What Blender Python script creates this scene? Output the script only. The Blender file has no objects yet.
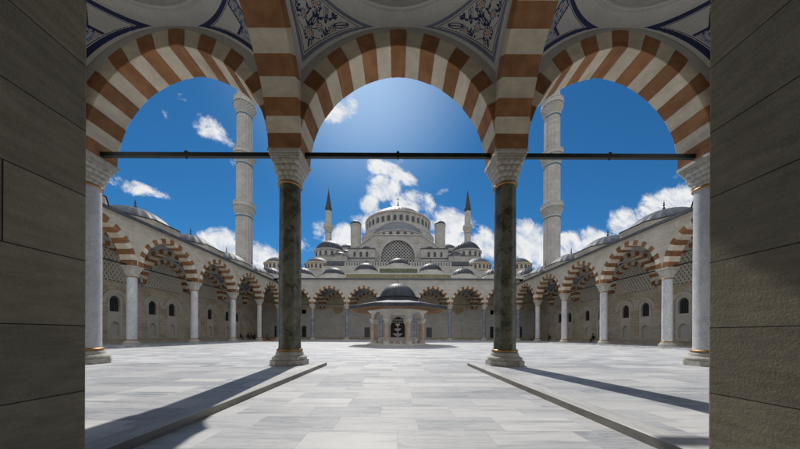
import bpy, bmesh, math, random
import numpy as np
from mathutils import Vector, Matrix, Quaternion
from mathutils.geometry import tessellate_polygon

PI = math.pi
random.seed(7)
scene = bpy.context.scene
COL = scene.collection
rad = math.radians

# ------------------------------------------------------------------ sizes
EYE = 1.155                 # camera height
F = 248.5                   # focal length in photo pixels
ZS = 7.33                   # height of the arch springing
SUN_EL, SUN_AZ = rad(49.1), rad(-8.4)     # azimuth from +Y towards +X
XC = 0.2                    # courtyard axis
XL, XR = XC - 24.5, XC + 24.5
YF = 50.75                  # far colonnade
PLAT = 0.115

# ------------------------------------------------------------------ nodes
class N:
    """thin wrapper round a node tree"""
    def __init__(self, tree):
        self.t = tree
    def node(self, kind, **kw):
        n = self.t.nodes.new(kind)
        for k, v in kw.items():
            if k == 'inp':
                for kk, vv in v.items():
                    if isinstance(vv, bpy.types.NodeSocket):
                        self.t.links.new(vv, n.inputs[kk])
                    else:
                        n.inputs[kk].default_value = vv
            else:
                setattr(n, k, v)
        return n
    def math(self, op, a, b=None, c=None, clamp=False):
        n = self.t.nodes.new('ShaderNodeMath'); n.operation = op; n.use_clamp = clamp
        for i, v in enumerate((a, b, c)):
            if v is None: continue
            if isinstance(v, bpy.types.NodeSocket): self.t.links.new(v, n.inputs[i])
            else: n.inputs[i].default_value = v
        return n.outputs[0]
    def mix(self, fac, a, b, blend='MIX'):
        n = self.t.nodes.new('ShaderNodeMix'); n.data_type = 'RGBA'; n.blend_type = blend
        for i, v in ((0, fac), (6, a), (7, b)):
            if isinstance(v, bpy.types.NodeSocket): self.t.links.new(v, n.inputs[i])
            else: n.inputs[i].default_value = v if i == 0 else (*v[:3], 1)
        return n.outputs[2]
    def ramp(self, v, a, b, lo=0.0, hi=1.0, smooth=True):
        n = self.t.nodes.new('ShaderNodeMapRange')
        n.interpolation_type = 'SMOOTHSTEP' if smooth else 'LINEAR'
        self.t.links.new(v, n.inputs[0])
        for i, x in enumerate((a, b, lo, hi)): n.inputs[i + 1].default_value = x
        return n.outputs[0]
    def noise(self, vec, scale, detail=4, rough=0.55, dist=0.0):
        n = self.node('ShaderNodeTexNoise', inp={'Scale': scale, 'Detail': detail, 'Roughness': rough, 'Distortion': dist})
        if vec is not None: self.t.links.new(vec, n.inputs['Vector'])
        return n.outputs['Fac']
    def comb(self, x, y, z):
        n = self.t.nodes.new('ShaderNodeCombineXYZ')
        for i, v in enumerate((x, y, z)):
            if isinstance(v, bpy.types.NodeSocket): self.t.links.new(v, n.inputs[i])
            else: n.inputs[i].default_value = v
        return n.outputs[0]
    def sep(self, v):
        n = self.t.nodes.new('ShaderNodeSeparateXYZ'); self.t.links.new(v, n.inputs[0])
        return n.outputs
    def vscale(self, v, s):
        n = self.t.nodes.new('ShaderNodeVectorMath'); n.operation = 'MULTIPLY'
        self.t.links.new(v, n.inputs[0]); n.inputs[1].default_value = s
        return n.outputs[0]
    def vadd(self, a, b):
        n = self.t.nodes.new('ShaderNodeVectorMath'); n.operation = 'ADD'
        for i, v in enumerate((a, b)):
            if isinstance(v, bpy.types.NodeSocket): self.t.links.new(v, n.inputs[i])
            else: n.inputs[i].default_value = v
        return n.outputs[0]

def new_mat(name):
    m = bpy.data.materials.new(name); m.use_nodes = True
    t = m.node_tree; t.nodes.clear()
    g = N(t)
    out = g.node('ShaderNodeOutputMaterial'); b = g.node('ShaderNodeBsdfPrincipled')
    t.links.new(b.outputs[0], out.inputs[0])
    return m, g, b

def setb(g, b, col=None, rough=None, height=None, bump=0.02, dist=1.0, metal=None, spec=None):
    L = g.t.links
    def put(k, v):
        if v is None: return
        if isinstance(v, bpy.types.NodeSocket): L.new(v, b.inputs[k])
        else: b.inputs[k].default_value = (*v, 1) if k == 'Base Color' else v
    put('Base Color', col); put('Roughness', rough); put('Metallic', metal); put('Specular IOR Level', spec)
    if height is not None:
        n = g.node('ShaderNodeBump', inp={'Strength': bump, 'Distance': dist})
        L.new(height, n.inputs['Height']); L.new(n.outputs[0], b.inputs['Normal'])

def pos(g):
    return g.node('ShaderNodeNewGeometry').outputs['Position']

def mat_noise(name, c1, c2, scale=2.0, rough=0.7, detail=6, bump=0.0, stretch=(1, 1, 1), metal=0.0, fine=0.15, spec=0.3, island=0.0):
    m, g, b = new_mat(name)
    p = g.vscale(pos(g), stretch)
    n1 = g.noise(p, scale, detail, 0.6)
    n2 = g.noise(pos(g), scale * 14, 3, 0.6)
    col = g.mix(g.ramp(n1, 0.33, 0.68), c1, c2)
    col = g.mix(fine, col, g.mix(n2, (0, 0, 0), (1, 1, 1)), 'OVERLAY')
    if island:      # every stone of a banded arch has its own tone
        ri = g.node('ShaderNodeNewGeometry').outputs['Random Per Island']
        f = g.ramp(ri, 0.0, 1.0, 1.0 - island, 1.0 + island, smooth=False)
        n3 = g.noise(g.vscale(pos(g), (1, 1, 3.0)), 1.1, 6, 0.65)
        f = g.math('MULTIPLY', f, g.ramp(n3, 0.3, 0.7, 0.86, 1.1))
        col = g.mix(1.0, col, g.comb(f, f, f), 'MULTIPLY')
    setb(g, b, col, rough, n2 if bump else None, bump, 0.02, metal, spec)
    return m

def mat_ashlar(name, c1, c2, bw, bh, mortar, zoff=0.0, uoff=0.0, cm=None, rough=0.8, bump=0.25, stain=0.35, msz=0.006, grain=30, freq=2):
    """block work: running bond in (x + y, z), every block a little different"""
    m, g, b = new_mat(name)
    P = pos(g); s = g.sep(P)
    u = g.math('ADD', g.math('ADD', s[0], s[1]), uoff)
    v = g.math('ADD', s[2], zoff)
    vec = g.comb(u, v, 0.0)
    br = g.node('ShaderNodeTexBrick', offset=0.5, offset_frequency=freq, squash=1.0, squash_frequency=2)
    g.t.links.new(vec, br.inputs['Vector'])
    br.inputs['Scale'].default_value = 1.0
    br.inputs['Mortar Size'].default_value = msz
    br.inputs['Mortar Smooth'].default_value = 0.1
    br.inputs['Brick Width'].default_value = bw
    br.inputs['Row Height'].default_value = bh
    br.inputs['Bias'].default_value = 0.0
    br.inputs['Color1'].default_value = (*c1, 1); br.inputs['Color2'].default_value = (*c2, 1)
    br.inputs['Mortar'].default_value = (*mortar, 1)
    n1 = g.noise(P, 0.55, 6, 0.62)
    n2 = g.noise(P, grain, 5, 0.65)
    n3 = g.noise(g.vscale(P, (1.2, 1.2, 5.0)), 3.0, 5, 0.6)
    col = g.mix(stain, br.outputs['Color'], g.mix(g.ramp(n1, 0.3, 0.7), (0.22, 0.2, 0.17), (0.82, 0.8, 0.78)), 'SOFT_LIGHT')
    col = g.mix(stain * 0.8, col, g.mix(g.ramp(n3, 0.3, 0.7), (0.2, 0.18, 0.15), (0.85, 0.83, 0.8)), 'SOFT_LIGHT')
    col = g.mix(0.25, col, g.mix(n2, (0.1, 0.1, 0.1), (0.9, 0.9, 0.9)), 'SOFT_LIGHT')
    h = g.math('SUBTRACT', g.math('MULTIPLY', n2, 0.35), g.math('MULTIPLY', br.outputs['Fac'], 1.0))
    setb(g, b, col, rough, h, bump, 0.02, spec=0.2)
    return m

def mat_marble(name, light, dark, vein, vscale=(1, 1, 0.35), scale=1.2, rough=0.4, amount=1.0):
    m, g, b = new_mat(name)
    P = pos(g)
    w = g.noise(P, 1.3, 4, 0.6)
    P2 = g.vadd(g.vscale(P, vscale), g.comb(w, w, w))
    n1 = g.noise(P2, scale, 8, 0.62, 0.6)
    n2 = g.noise(P2, scale * 2.4, 8, 0.65, 1.2)
    col = g.mix(g.ramp(n1, 0.35, 0.66), light, dark)
    rid = g.math('ABSOLUTE', g.math('SUBTRACT', n2, 0.5))
    col = g.mix(g.math('MULTIPLY', g.ramp(rid, 0.0, 0.05, 1.0, 0.0), amount), col, vein)
    setb(g, b, col, rough, spec=0.4)
    return m

def mat_floor(name, tone=1.0):
    m, g, b = new_mat(name)
    P = pos(g); s = g.sep(P)
    RH, BW = 0.5, 1.05
    row = g.math('FLOOR', g.math('DIVIDE', s[1], RH))
    wn = g.node('ShaderNodeTexWhiteNoise', noise_dimensions='1D'); g.t.links.new(row, wn.inputs['W'])
    ush = g.math('ADD', g.math('DIVIDE', s[0], BW), g.math('MULTIPLY', wn.outputs['Value'], 7.3))
    cell = g.math('FLOOR', ush)
    wn2 = g.node('ShaderNodeTexWhiteNoise', noise_dimensions='2D'); g.t.links.new(g.comb(cell, row, 0.0), wn2.inputs['Vector'])
    rnd = wn2.outputs['Color']; rv = wn2.outputs['Value']
    rs = g.sep(rnd)
    # veins run along x inside a slab, every slab has its own piece of stone
    vv = g.comb(g.math('ADD', g.math('MULTIPLY', s[0], 0.55), g.math('MULTIPLY', rs[0], 40.0)),
                g.math('ADD', g.math('MULTIPLY', s[1], 5.0), g.math('MULTIPLY', rs[1], 60.0)), g.math('MULTIPLY', rs[2], 30.0))
    n1 = g.noise(vv, 0.9, 7, 0.6, 0.35)
    n2 = g.noise(vv, 2.3, 8, 0.66, 0.9)
    col = g.mix(g.ramp(rv, 0.0, 1.0, smooth=False), (0.66, 0.655, 0.645), (0.45, 0.46, 0.48))
    thr = g.ramp(n1, 0.48, 0.70)
    col = g.mix(g.math('MULTIPLY', thr, g.math('ADD', g.math('MULTIPLY', rs[2], 0.6), 0.4)), col, (0.25, 0.285, 0.31))
    rid = g.math('ABSOLUTE', g.math('SUBTRACT', n2, 0.5))
    col = g.mix(g.math('MULTIPLY', g.ramp(rid, 0.0, 0.045, 1.0, 0.0), g.math('MULTIPLY', rs[0], 0.6)), col, (0.2, 0.21, 0.235))
    big = g.noise(P, 0.16, 5, 0.6)
    col = g.mix(0.3, col, g.mix(g.ramp(big, 0.3, 0.7), (0.3, 0.3, 0.3), (0.75, 0.75, 0.75)), 'SOFT_LIGHT')
    fu = g.math('FRACT', ush); fv = g.math('FRACT', g.math('DIVIDE', s[1], RH))
    eu = g.math('MULTIPLY', g.math('MINIMUM', fu, g.math('SUBTRACT', 1.0, fu)), BW)
    ev = g.math('MULTIPLY', g.math('MINIMUM', fv, g.math('SUBTRACT', 1.0, fv)), RH)
    e = g.math('MINIMUM', eu, ev)
    j = g.ramp(e, 0.0015, 0.004, 1.0, 0.0)
    col = g.mix(g.math('MULTIPLY', j, 0.5), col, (0.25, 0.25, 0.25))
    if tone != 1.0:
        col = g.mix(1.0, col, (tone, tone, tone), 'MULTIPLY')
    ro = g.math('ADD', g.math('MULTIPLY', g.noise(P, 3.0, 5, 0.6), 0.25), 0.33)
    setb(g, b, col, ro, g.math('SUBTRACT', 1.0, j), 0.3, 0.002, spec=0.35)
    return m

def mat_plain(name, c, rough=0.6, metal=0.0, spec=0.3):
    return mat_noise(name, tuple(x * 0.86 for x in c), tuple(min(1, x * 1.1) for x in c), 1.7, rough, metal=metal, fine=0.12, spec=spec)

M = {}
M['floor'] = mat_floor('floor_marble')
M['kerb_side_shaded'] = mat_noise('kerb_stone_shaded', (0.22, 0.205, 0.175), (0.31, 0.29, 0.25), 1.5, 0.7, stretch=(4, 1, 4), bump=0.1)  # tan upright kerb faces, colour lowered for the shade on them
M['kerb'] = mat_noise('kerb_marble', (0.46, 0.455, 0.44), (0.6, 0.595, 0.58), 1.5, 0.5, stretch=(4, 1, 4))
M['jamb'] = mat_ashlar('gate_sandstone', (0.285, 0.25, 0.183), (0.205, 0.182, 0.138), 3.2, 0.52, (0.035, 0.031, 0.025), zoff=0.34, uoff=2.53, rough=0.85, bump=0.8, stain=0.36, msz=0.004, grain=55, freq=4)
M['gallery_stone'] = mat_ashlar('gallery_limestone', (0.57, 0.515, 0.425), (0.51, 0.455, 0.37), 0.9, 0.36, (0.36, 0.32, 0.26), stain=0.4, msz=0.007)
M['rear_stone'] = mat_ashlar('rear_wall_limestone', (0.50, 0.435, 0.335), (0.43, 0.372, 0.285), 0.9, 0.4, (0.22, 0.2, 0.17), stain=0.5, msz=0.01)
M['panel_stone'] = mat_noise('pale_panel_stone', (0.49, 0.45, 0.375), (0.56, 0.515, 0.44), 1.2, 0.75, bump=0.05)
M['far_stone'] = mat_ashlar('far_facade_limestone', (0.53, 0.505, 0.465), (0.48, 0.455, 0.42), 1.1, 0.42, (0.33, 0.31, 0.29), stain=0.35, msz=0.008)
M['mosque_stone'] = mat_ashlar('mosque_limestone', (0.53, 0.51, 0.48), (0.47, 0.45, 0.42), 1.4, 0.6, (0.33, 0.31, 0.29), stain=0.4, msz=0.015, grain=8)
M['trim'] = mat_noise('pale_trim_stone', (0.46, 0.44, 0.41), (0.56, 0.54, 0.5), 0.8, 0.75)
M['brown'] = mat_noise('terracotta_stone', (0.238, 0.110, 0.046), (0.315, 0.154, 0.070), 2.2, 0.8, bump=0.15, fine=0.25, island=0.22)
M['cream'] = mat_noise('cream_stone', (0.56, 0.49, 0.375), (0.66, 0.585, 0.46), 2.4, 0.8, bump=0.12, fine=0.22, island=0.14)
M['plaster'] = mat_noise('white_plaster', (0.42, 0.41, 0.385), (0.48, 0.47, 0.44), 0.8, 0.85, bump=0.03)
M['navy'] = mat_plain('navy_paint', (0.012, 0.018, 0.075), 0.6)
M['navy_sheen'] = mat_plain('sheen_greyed_navy', (0.13, 0.14, 0.18), 0.6)  # navy border of the centre bay, lit sheen mixed into its colour
M['petal'] = mat_plain('terracotta_paint', (0.42, 0.17, 0.09), 0.7)
M['skyblue'] = mat_plain('grey_blue_paint', (0.2, 0.25, 0.36), 0.7)
M['green_marble'] = None
M['white_marble'] = mat_marble('white_grey_marble', (0.66, 0.655, 0.645), (0.53, 0.53, 0.535), (0.36, 0.37, 0.39), (0.9, 0.9, 0.3), 0.8, 0.35, 0.55)
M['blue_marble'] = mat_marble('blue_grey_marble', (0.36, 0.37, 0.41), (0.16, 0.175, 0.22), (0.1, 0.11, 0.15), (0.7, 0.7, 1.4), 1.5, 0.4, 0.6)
M['capital'] = mat_noise('carved_marble', (0.40, 0.37, 0.31), (0.56, 0.53, 0.47), 9.0, 0.6, bump=0.6, fine=0.4)
M['gold'] = mat_noise('gilt_bronze', (0.3, 0.165, 0.065), (0.42, 0.25, 0.11), 6.0, 0.45, metal=0.7)
M['iron'] = mat_plain('dark_green_iron', (0.012, 0.02, 0.018), 0.45)
M['glass'] = mat_plain('dark_window_glass', (0.045, 0.048, 0.052), 0.15, spec=0.6)
M['dark'] = mat_plain('dark_interior', (0.012, 0.011, 0.011), 0.6)
M['bronze_door'] = mat_plain('unseen_door_dark_bronze', (0.025, 0.019, 0.015), 0.4, 0.3)
M['wood'] = mat_noise('orange_wood', (0.25, 0.14, 0.07), (0.34, 0.2, 0.11), 1.4, 0.55, stretch=(1, 1, 6))
M['fountain_stone'] = mat_noise('fountain_marble', (0.62, 0.59, 0.54), (0.73, 0.7, 0.65), 1.6, 0.55, bump=0.04)
M['fountain_pier'] = mat_noise('veined_pink_marble', (0.5, 0.37, 0.28), (0.64, 0.53, 0.43), 2.2, 0.5)
M['pure_marble'] = mat_noise('white_marble', (0.66, 0.65, 0.63), (0.74, 0.73, 0.71), 2.0, 0.35)
M['frame'] = mat_noise('cream_frame_stone', (0.56, 0.53, 0.46), (0.64, 0.61, 0.54), 0.8, 0.7)
M['warm_reflection'] = mat_noise('warm_reflection_ochre', (0.34, 0.24, 0.12), (0.42, 0.31, 0.17), 1.6, 0.6)  # warm light reflected on the far wall, put into an ochre colour
M['lattice_back'] = mat_plain('lattice_backing', (0.17, 0.155, 0.13), 0.8)
M['turquoise'] = mat_plain('turquoise_tile', (0.035, 0.15, 0.24), 0.5)
M['earth'] = mat_noise('pale_ground', (0.2, 0.18, 0.15), (0.28, 0.26, 0.22), 0.05, 0.9)

def mk_green():
    m, g, b = new_mat('verde_antico_marble')
    P = pos(g)
    w = g.noise(P, 2.5, 5, 0.6)
    P2 = g.vadd(g.vscale(P, (1, 1, 0.75)), g.comb(w, w, w))
    n1 = g.noise(P2, 2.2, 9, 0.62, 0.8)
    n2 = g.noise(P2, 6.0, 8, 0.65, 1.0)
    col = g.mix(g.ramp(n1, 0.36, 0.62), (0.038, 0.042, 0.026), (0.17, 0.165, 0.12))
    col = g.mix(g.math('MULTIPLY', g.ramp(n2, 0.56, 0.72), 0.75), col, (0.26, 0.25, 0.2))
    s = g.sep(P)
    ring = g.math('ABSOLUTE', g.math('SUBTRACT', g.math('FRACT', g.math('DIVIDE', g.math('ADD', s[2], 0.3), 2.55)), 0.5))
    col = g.mix(g.ramp(ring, 0.0, 0.004, 0.7, 0.0), col, (0.02, 0.02, 0.015))
    setb(g, b, col, 0.32, spec=0.4)
    return m
M['green_marble'] = mk_green()

def mk_lead(name, c1, c2, rough=0.42):
    m, g, b = new_mat(name)
    P = pos(g)
    n1 = g.noise(P, 0.9, 6, 0.65); n2 = g.noise(g.vscale(P, (1, 1, 0.3)), 4.0, 5, 0.6)
    col = g.mix(g.ramp(n1, 0.3, 0.7), c1, c2)
    col = g.mix(g.math('MULTIPLY', g.ramp(n2, 0.55, 0.8), 0.4), col, tuple(x * 1.8 for x in c1))
    ro = g.math('ADD', g.math('MULTIPLY', n1, 0.25), rough - 0.1)
    setb(g, b, col, ro, metal=0.2, spec=0.1)
    return m
M['lead'] = mk_lead('lead_sheet', (0.085, 0.093, 0.11), (0.145, 0.155, 0.175), 0.56)
M['lead_pale'] = mk_lead('pale_lead_sheet', (0.17, 0.18, 0.2), (0.26, 0.27, 0.29), 0.5)
M['lead_dark'] = mk_lead('dark_lead_sheet', (0.055, 0.06, 0.07), (0.09, 0.096, 0.11), 0.5)

def mk_frieze(name, back, gold):
    m, g, b = new_mat(name)
    P = pos(g)
    P2 = g.vscale(P, (1.0, 1.0, 0.8))
    n = g.noise(P2, 4.2, 3, 0.45, 2.0)
    r = g.math('ABSOLUTE', g.math('SUBTRACT', n, 0.5))
    mk = g.ramp(r, 0.02, 0.055, 1.0, 0.0)
    setb(g, b, g.mix(mk, back, gold), 0.5)
    return m
M['frieze_gold'] = mk_frieze('gilded_inscription', (0.13, 0.125, 0.07), (0.5, 0.41, 0.2))
M['frieze_green'] = mk_frieze('green_inscription', (0.03, 0.075, 0.05), (0.3, 0.26, 0.11))

# ------------------------------------------------------------------ mesh builder
class MB:
    def __init__(s):
        s.v = []; s.f = []; s.m = []; s.sm = []
    def add(s, vs, fs, mat=0, smooth=False):
        o = len(s.v); s.v += [tuple(v) for v in vs]
        for i, f in enumerate(fs):
            s.f.append([o + k for k in f]); s.m.append(mat[i] if isinstance(mat, list) else mat); s.sm.append(smooth)
    def box(s, x0, x1, y0, y1, z0, z1, mat=0):
        vs = [(x, y, z) for z in (z0, z1) for y in (y0, y1) for x in (x0, x1)]
        s.add(vs, [(0, 2, 3, 1), (4, 5, 7, 6), (0, 1, 5, 4), (2, 6, 7, 3), (0, 4, 6, 2), (1, 3, 7, 5)], mat)
    def prism(s, poly, y0, y1, mat=0, sides=True, smooth=False):
        n = len(poly)
        vs = [(x, y0, z) for x, z in poly] + [(x, y1, z) for x, z in poly]
        fs = [tuple(range(n)), tuple(range(2 * n - 1, n - 1, -1))]
        if sides: fs += [(i, i + n, (i + 1) % n + n, (i + 1) % n) for i in range(n)]
        s.add(vs, fs, mat, smooth)
    def vprism(s, poly, z0, z1, mat=0, bottom=True, poly2=None):
        n = len(poly); p2 = poly2 or poly
        vs = [(x, y, z0) for x, y in poly] + [(x, y, z1) for x, y in p2]
        fs = [tuple(range(n, 2 * n))] + [(i, (i + 1) % n, (i + 1) % n + n, i + n) for i in range(n)]
        if bottom: fs.append(tuple(range(n - 1, -1, -1)))
        s.add(vs, fs, mat)
    def plate(s, outer, holes, y0, y1, mat=0):
        """flat plate in xz with holes, thickness y0..y1"""
        loops = [outer] + holes
        flat = [p for l in loops for p in l]
        tris = tessellate_polygon([[Vector((x, z, 0)) for x, z in l] for l in loops])
        n = len(flat)
        vs = [(x, y0, z) for x, z in flat] + [(x, y1, z) for x, z in flat]
        fs = [tuple(t) for t in tris] + [tuple(k + n for k in reversed(t)) for t in tris]
        o = 0
        for l in loops:
            k = len(l)
            fs += [(o + i, o + i + n, o + (i + 1) % k + n, o + (i + 1) % k) for i in range(k)]
            o += k
        s.add(vs, fs, mat)
    def lathe(s, prof, n=48, cx=0, cy=0, mat=0, smooth=True, rib=None, a0=0.0, sx=1, sy=1, a1=2 * PI, cap=False):
        vs = []; full = abs(a1 - 2 * PI) < 1e-6
        cols = n if full else n + 1
        for r, z in prof:
            for i in range(cols):
                a = a0 + a1 * i / n
                rr = r * (1 + (rib(i, z) if rib else 0))
                vs.append((cx + rr * math.cos(a) * sx, cy + rr * math.sin(a) * sy, z))
        fs = []
        for j in range(len(prof) - 1):
            for i in range(n):
                k = (i + 1) % cols
                fs.append((j * cols + i, j * cols + k, (j + 1) * cols + k, (j + 1) * cols + i))
        s.add(vs, fs, mat, smooth)
        if cap: s.add([vs[(len(prof) - 1) * cols + i] for i in range(cols)], [tuple(range(cols))], mat)
    def tube(s, p0, p1, r0, r1=None, n=10, mat=0, smooth=True):
        p0, p1 = Vector(p0), Vector(p1); r1 = r0 if r1 is None else r1
        q = (p1 - p0).to_track_quat('Z', 'Y')
        vs = []
        for p, r in ((p0, r0), (p1, r1)):
            vs += [p + q @ Vector((r * math.cos(2 * PI * i / n), r * math.sin(2 * PI * i / n), 0)) for i in range(n)]
        s.add(vs, [(i, (i + 1) % n, (i + 1) % n + n, i + n) for i in range(n)], mat, smooth)
        s.add(vs, [tuple(range(n - 1, -1, -1)), tuple(range(n, 2 * n))], mat, False)
    def bar(s, a, b, w, y0, y1, mat=0):
        """bar of width w in the xz plane from a to b"""
        a, b = Vector((a[0], a[1])), Vector((b[0], b[1]))
        d = (b - a); L = d.length
        if L < 1e-4: return
        nn = Vector((-d.y, d.x)) / L * w / 2
        s.prism([tuple(a + nn), tuple(a - nn), tuple(b - nn), tuple(b + nn)], y0, y1, mat)
    def xf(s, mtx, start=0):
        for i in range(start, len(s.v)):
            s.v[i] = tuple(mtx @ Vector(s.v[i]))
        return s
    def mesh(s, name, mats):
        me = bpy.data.meshes.new(name)
        me.from_pydata(s.v, [], s.f)
        for mt in mats: me.materials.append(M[mt] if isinstance(mt, str) else mt)
        me.polygons.foreach_set('material_index', s.m)
        me.polygons.foreach_set('use_smooth', s.sm)
        bm = bmesh.new(); bm.from_mesh(me)
        bmesh.ops.recalc_face_normals(bm, faces=bm.faces)
        bm.to_mesh(me); bm.free()
        return me

def obj(name, me, parent=None, loc=(0, 0, 0), rz=0.0, scale=(1, 1, 1), label=None):
    o = bpy.data.objects.new(name, me); COL.objects.link(o)
    o.location = loc; o.rotation_euler = (0, 0, rz); o.scale = scale
    if parent: o.parent = parent
    if label: o['label'] = label
    return o

def soften(o, w=0.016):
    b = o.modifiers.new('arris', 'BEVEL'); b.width = w; b.segments = 1; b.limit_method = 'ANGLE'; b.angle_limit = rad(35)
    return o

def build(mb, name, mats, parent=None, **kw):
    return obj(name, mb.mesh(name, mats), parent, **kw)

def thing(name, label, cat, loc=(0, 0, 0), rz=0.0, group=None):
    o = obj(name, None, None, loc, rz); o['kind'] = 'thing'
    o['label'] = label; o['category'] = cat
    if group: o['group'] = group
    return o

def struct(name, mb, mats, label, cat):
    o = build(mb, name, mats); o['kind'] = 'structure'; o['label'] = label; o['category'] = cat
    return o

def copy_tree(o, parent=None):
    c = o.copy(); COL.objects.link(c)
    if parent: c.parent = parent
    for ch in list(o.children): copy_tree(ch, c)
    return c

# ------------------------------------------------------------------ arches
def clip(poly, W):
    for sgn in (1, -1):
        out = []
        for i in range(len(poly)):
            a, b = poly[i], poly[(i + 1) % len(poly)]
            ina, inb = sgn * a[0] <= W + 1e-9, sgn * b[0] <= W + 1e-9
            if ina: out.append(a)
            if ina != inb:
                t = (sgn * W - a[0]) / (b[0] - a[0])
                out.append((sgn * W, a[1] + t * (b[1] - a[1])))
        poly = out
        if len(poly) < 3: return []
    return poly

class Arch:
    def __init__(s, half, rise, t):
        s.h, s.t = half, t
        s.c = (rise * rise - half * half) / (2 * half)
        s.R = half + s.c
    def pt(s, q, t):
        """q 0..1 from left springing to right springing, at radial offset t"""
        R = s.R + t
        top = math.acos(max(-1, min(1, s.c / R)))
        if q <= 0.5: a = q / 0.5 * top; sg = -1
        else: a = (1 - q) / 0.5 * top; sg = 1
        return (sg * (-s.c + R * math.cos(a)), R * math.sin(a))
    def top_at(s, x, t):
        R = s.R + t; d = abs(x) + s.c
        return math.sqrt(max(0, R * R - d * d)) if d < R else 0.0

def arch_band(A, y0, y1, W, z0, Nv=21, sub=3, dcream=0.0, y0c=None, y1c=None):
    """striped voussoirs: material 0 brown (first and last), 1 cream"""
    mb = MB(); rj = random.Random(int(A.h * 1000) + Nv)
    for i in range(Nv):
        brown = i % 2 == 0
        t = A.t if brown else A.t - dcream
        qs = [(i + k / sub) / Nv for k in range(sub + 1)]
        if i == Nv // 2: qs = [i / Nv, (i + .25) / Nv, 0.5, (i + .75) / Nv, (i + 1) / Nv]
        dj = rj.uniform(-0.012, 0.004)
        inn = [A.pt(q, dj) for q in qs]; ext = [A.pt(q, t) for q in qs]
        poly = clip(inn + ext[::-1], W)
        if not poly: continue
        j = rj.uniform(-0.007, 0.007); ya = (y0 if brown else y0 + 0.006) + j; yb = (y1 if brown else y1 - 0.006) + j
        mb.prism([(x, z + z0) for x, z in poly], ya, yb, 0 if brown else 1)
    return mb

def spandrel(A, W, z0, top, y0, y1, n=56, inset=0.12):
    mb = MB()
    xs = [-W + 2 * W * i / n for i in range(n + 1)]
    bot = [(x, z0 + max(0.0, A.top_at(x, A.t - inset))) for x in xs]
    for i in range(n):
        mb.prism([bot[i], bot[i + 1], (xs[i + 1], top), (xs[i], top)], y0, y1, 0, sides=False)
    mb.add([(-W, y0, top), (W, y0, top), (W, y1, top), (-W, y1, top)], [(0, 1, 2, 3)])
    return mb

ROT90 = Matrix.Rotation(PI / 2, 4, 'Z')

def oct_poly(apothem, k=0.0):
    R = apothem / math.cos(PI / 8)
    return [(R * math.cos(PI / 8 + PI / 4 * i + k), R * math.sin(PI / 8 + PI / 4 * i + k)) for i in range(8)]

def cap_prof(r, z, sag, n=14, r_end=0.02):
    """profile of a spherical cap of base radius r rising sag"""
    Rs = (r * r + sag * sag) / (2 * sag); zc = z + sag - Rs
    a0 = math.asin(min(1, r / Rs))
    if sag > r: a0 = PI - a0
    return [(max(r_end, Rs * math.sin(a0 * (1 - i / n))), zc + Rs * math.cos(a0 * (1 - i / n))) for i in range(n + 1)]

def ribs(n, amp):
    """standing seams: every 4th ring vertex pulled out"""
    return lambda i, z: amp if i % 4 == 0 else 0.0

def dome_mb(r, z, sag, seams=28, amp=0.012, mat=0):
    mb = MB()
    mb.lathe([(r * 1.03, z - 0.06), (r * 1.03, z)] , seams * 4, mat=mat, smooth=False)
    mb.lathe([(r * 1.03, z)] + cap_prof(r, z, sag, 16), seams * 4, mat=mat, rib=ribs(seams, amp))
    return mb

def finial_mb(h, r=0.09):
    mb = MB()
    mb.lathe([(r * 1.2, -0.1), (r, 0.05 * h), (r * 0.5, 0.12 * h), (r * 1.6, 0.24 * h), (r * 0.5, 0.36 * h), (r * 0.45, 0.42 * h),
              (r * 1.2, 0.52 * h), (r * 0.4, 0.62 * h), (r * 0.8, 0.7 * h), (r * 0.25, 0.78 * h), (r * 0.2, h), (0.004, h)], 12)
    return mb

def crescent(mb, h, r):
    """small crescent on top of a finial, in the xz plane"""
    n = 14; po = []
    for i in range(n + 1):
        a = rad(-235 + 290 * i / n); po.append((r * math.cos(a), h + r + r * math.sin(a)))
    pi_ = []
    for i in range(n + 1):
        a = rad(-235 + 290 * i / n); pi_.append((0.78 * r * math.cos(a), h + 1.12 * r + 0.78 * r * math.sin(a)))
    for i in range(n):
        mb.prism([po[i], po[i + 1], pi_[i + 1], pi_[i]], -0.12 * r, 0.12 * r)

# ================================================================== ground
mb = MB(); mb.box(-1500, 1500, -1500, 1500, -0.6, -0.4)
struct('ground', mb, ['earth'], 'pale bare ground spreading out around the mosque', 'ground')
mb = MB(); mb.box(-45, 45, -12, 62, -0.3, 0.0)
struct('courtyard_floor', mb, ['floor'], 'grey and white veined marble slabs paving the courtyard', 'floor')
for sg, lab in ((-1, 'raised marble paving with a kerb under the dark shadow band, left of the walkway'), (1, 'raised marble paving with a sunlit kerb, right of the walkway')):
    mb = MB()
    x0, x1 = sorted((sg * 2.72, sg * 22.0))
    mb.box(x0, x1, 2.0, 9.36, 0.0, PLAT - 0.004, 0)
    k0, k1 = sorted((sg * 2.66, sg * 2.96))
    # kerb stones with a small arris
    e = 0.012
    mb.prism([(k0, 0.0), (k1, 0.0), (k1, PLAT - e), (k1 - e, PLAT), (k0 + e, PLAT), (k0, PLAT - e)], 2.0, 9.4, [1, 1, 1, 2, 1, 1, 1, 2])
    struct('platform', mb, ['floor', 'kerb', 'kerb_side_shaded'], lab, 'paving')

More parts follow.
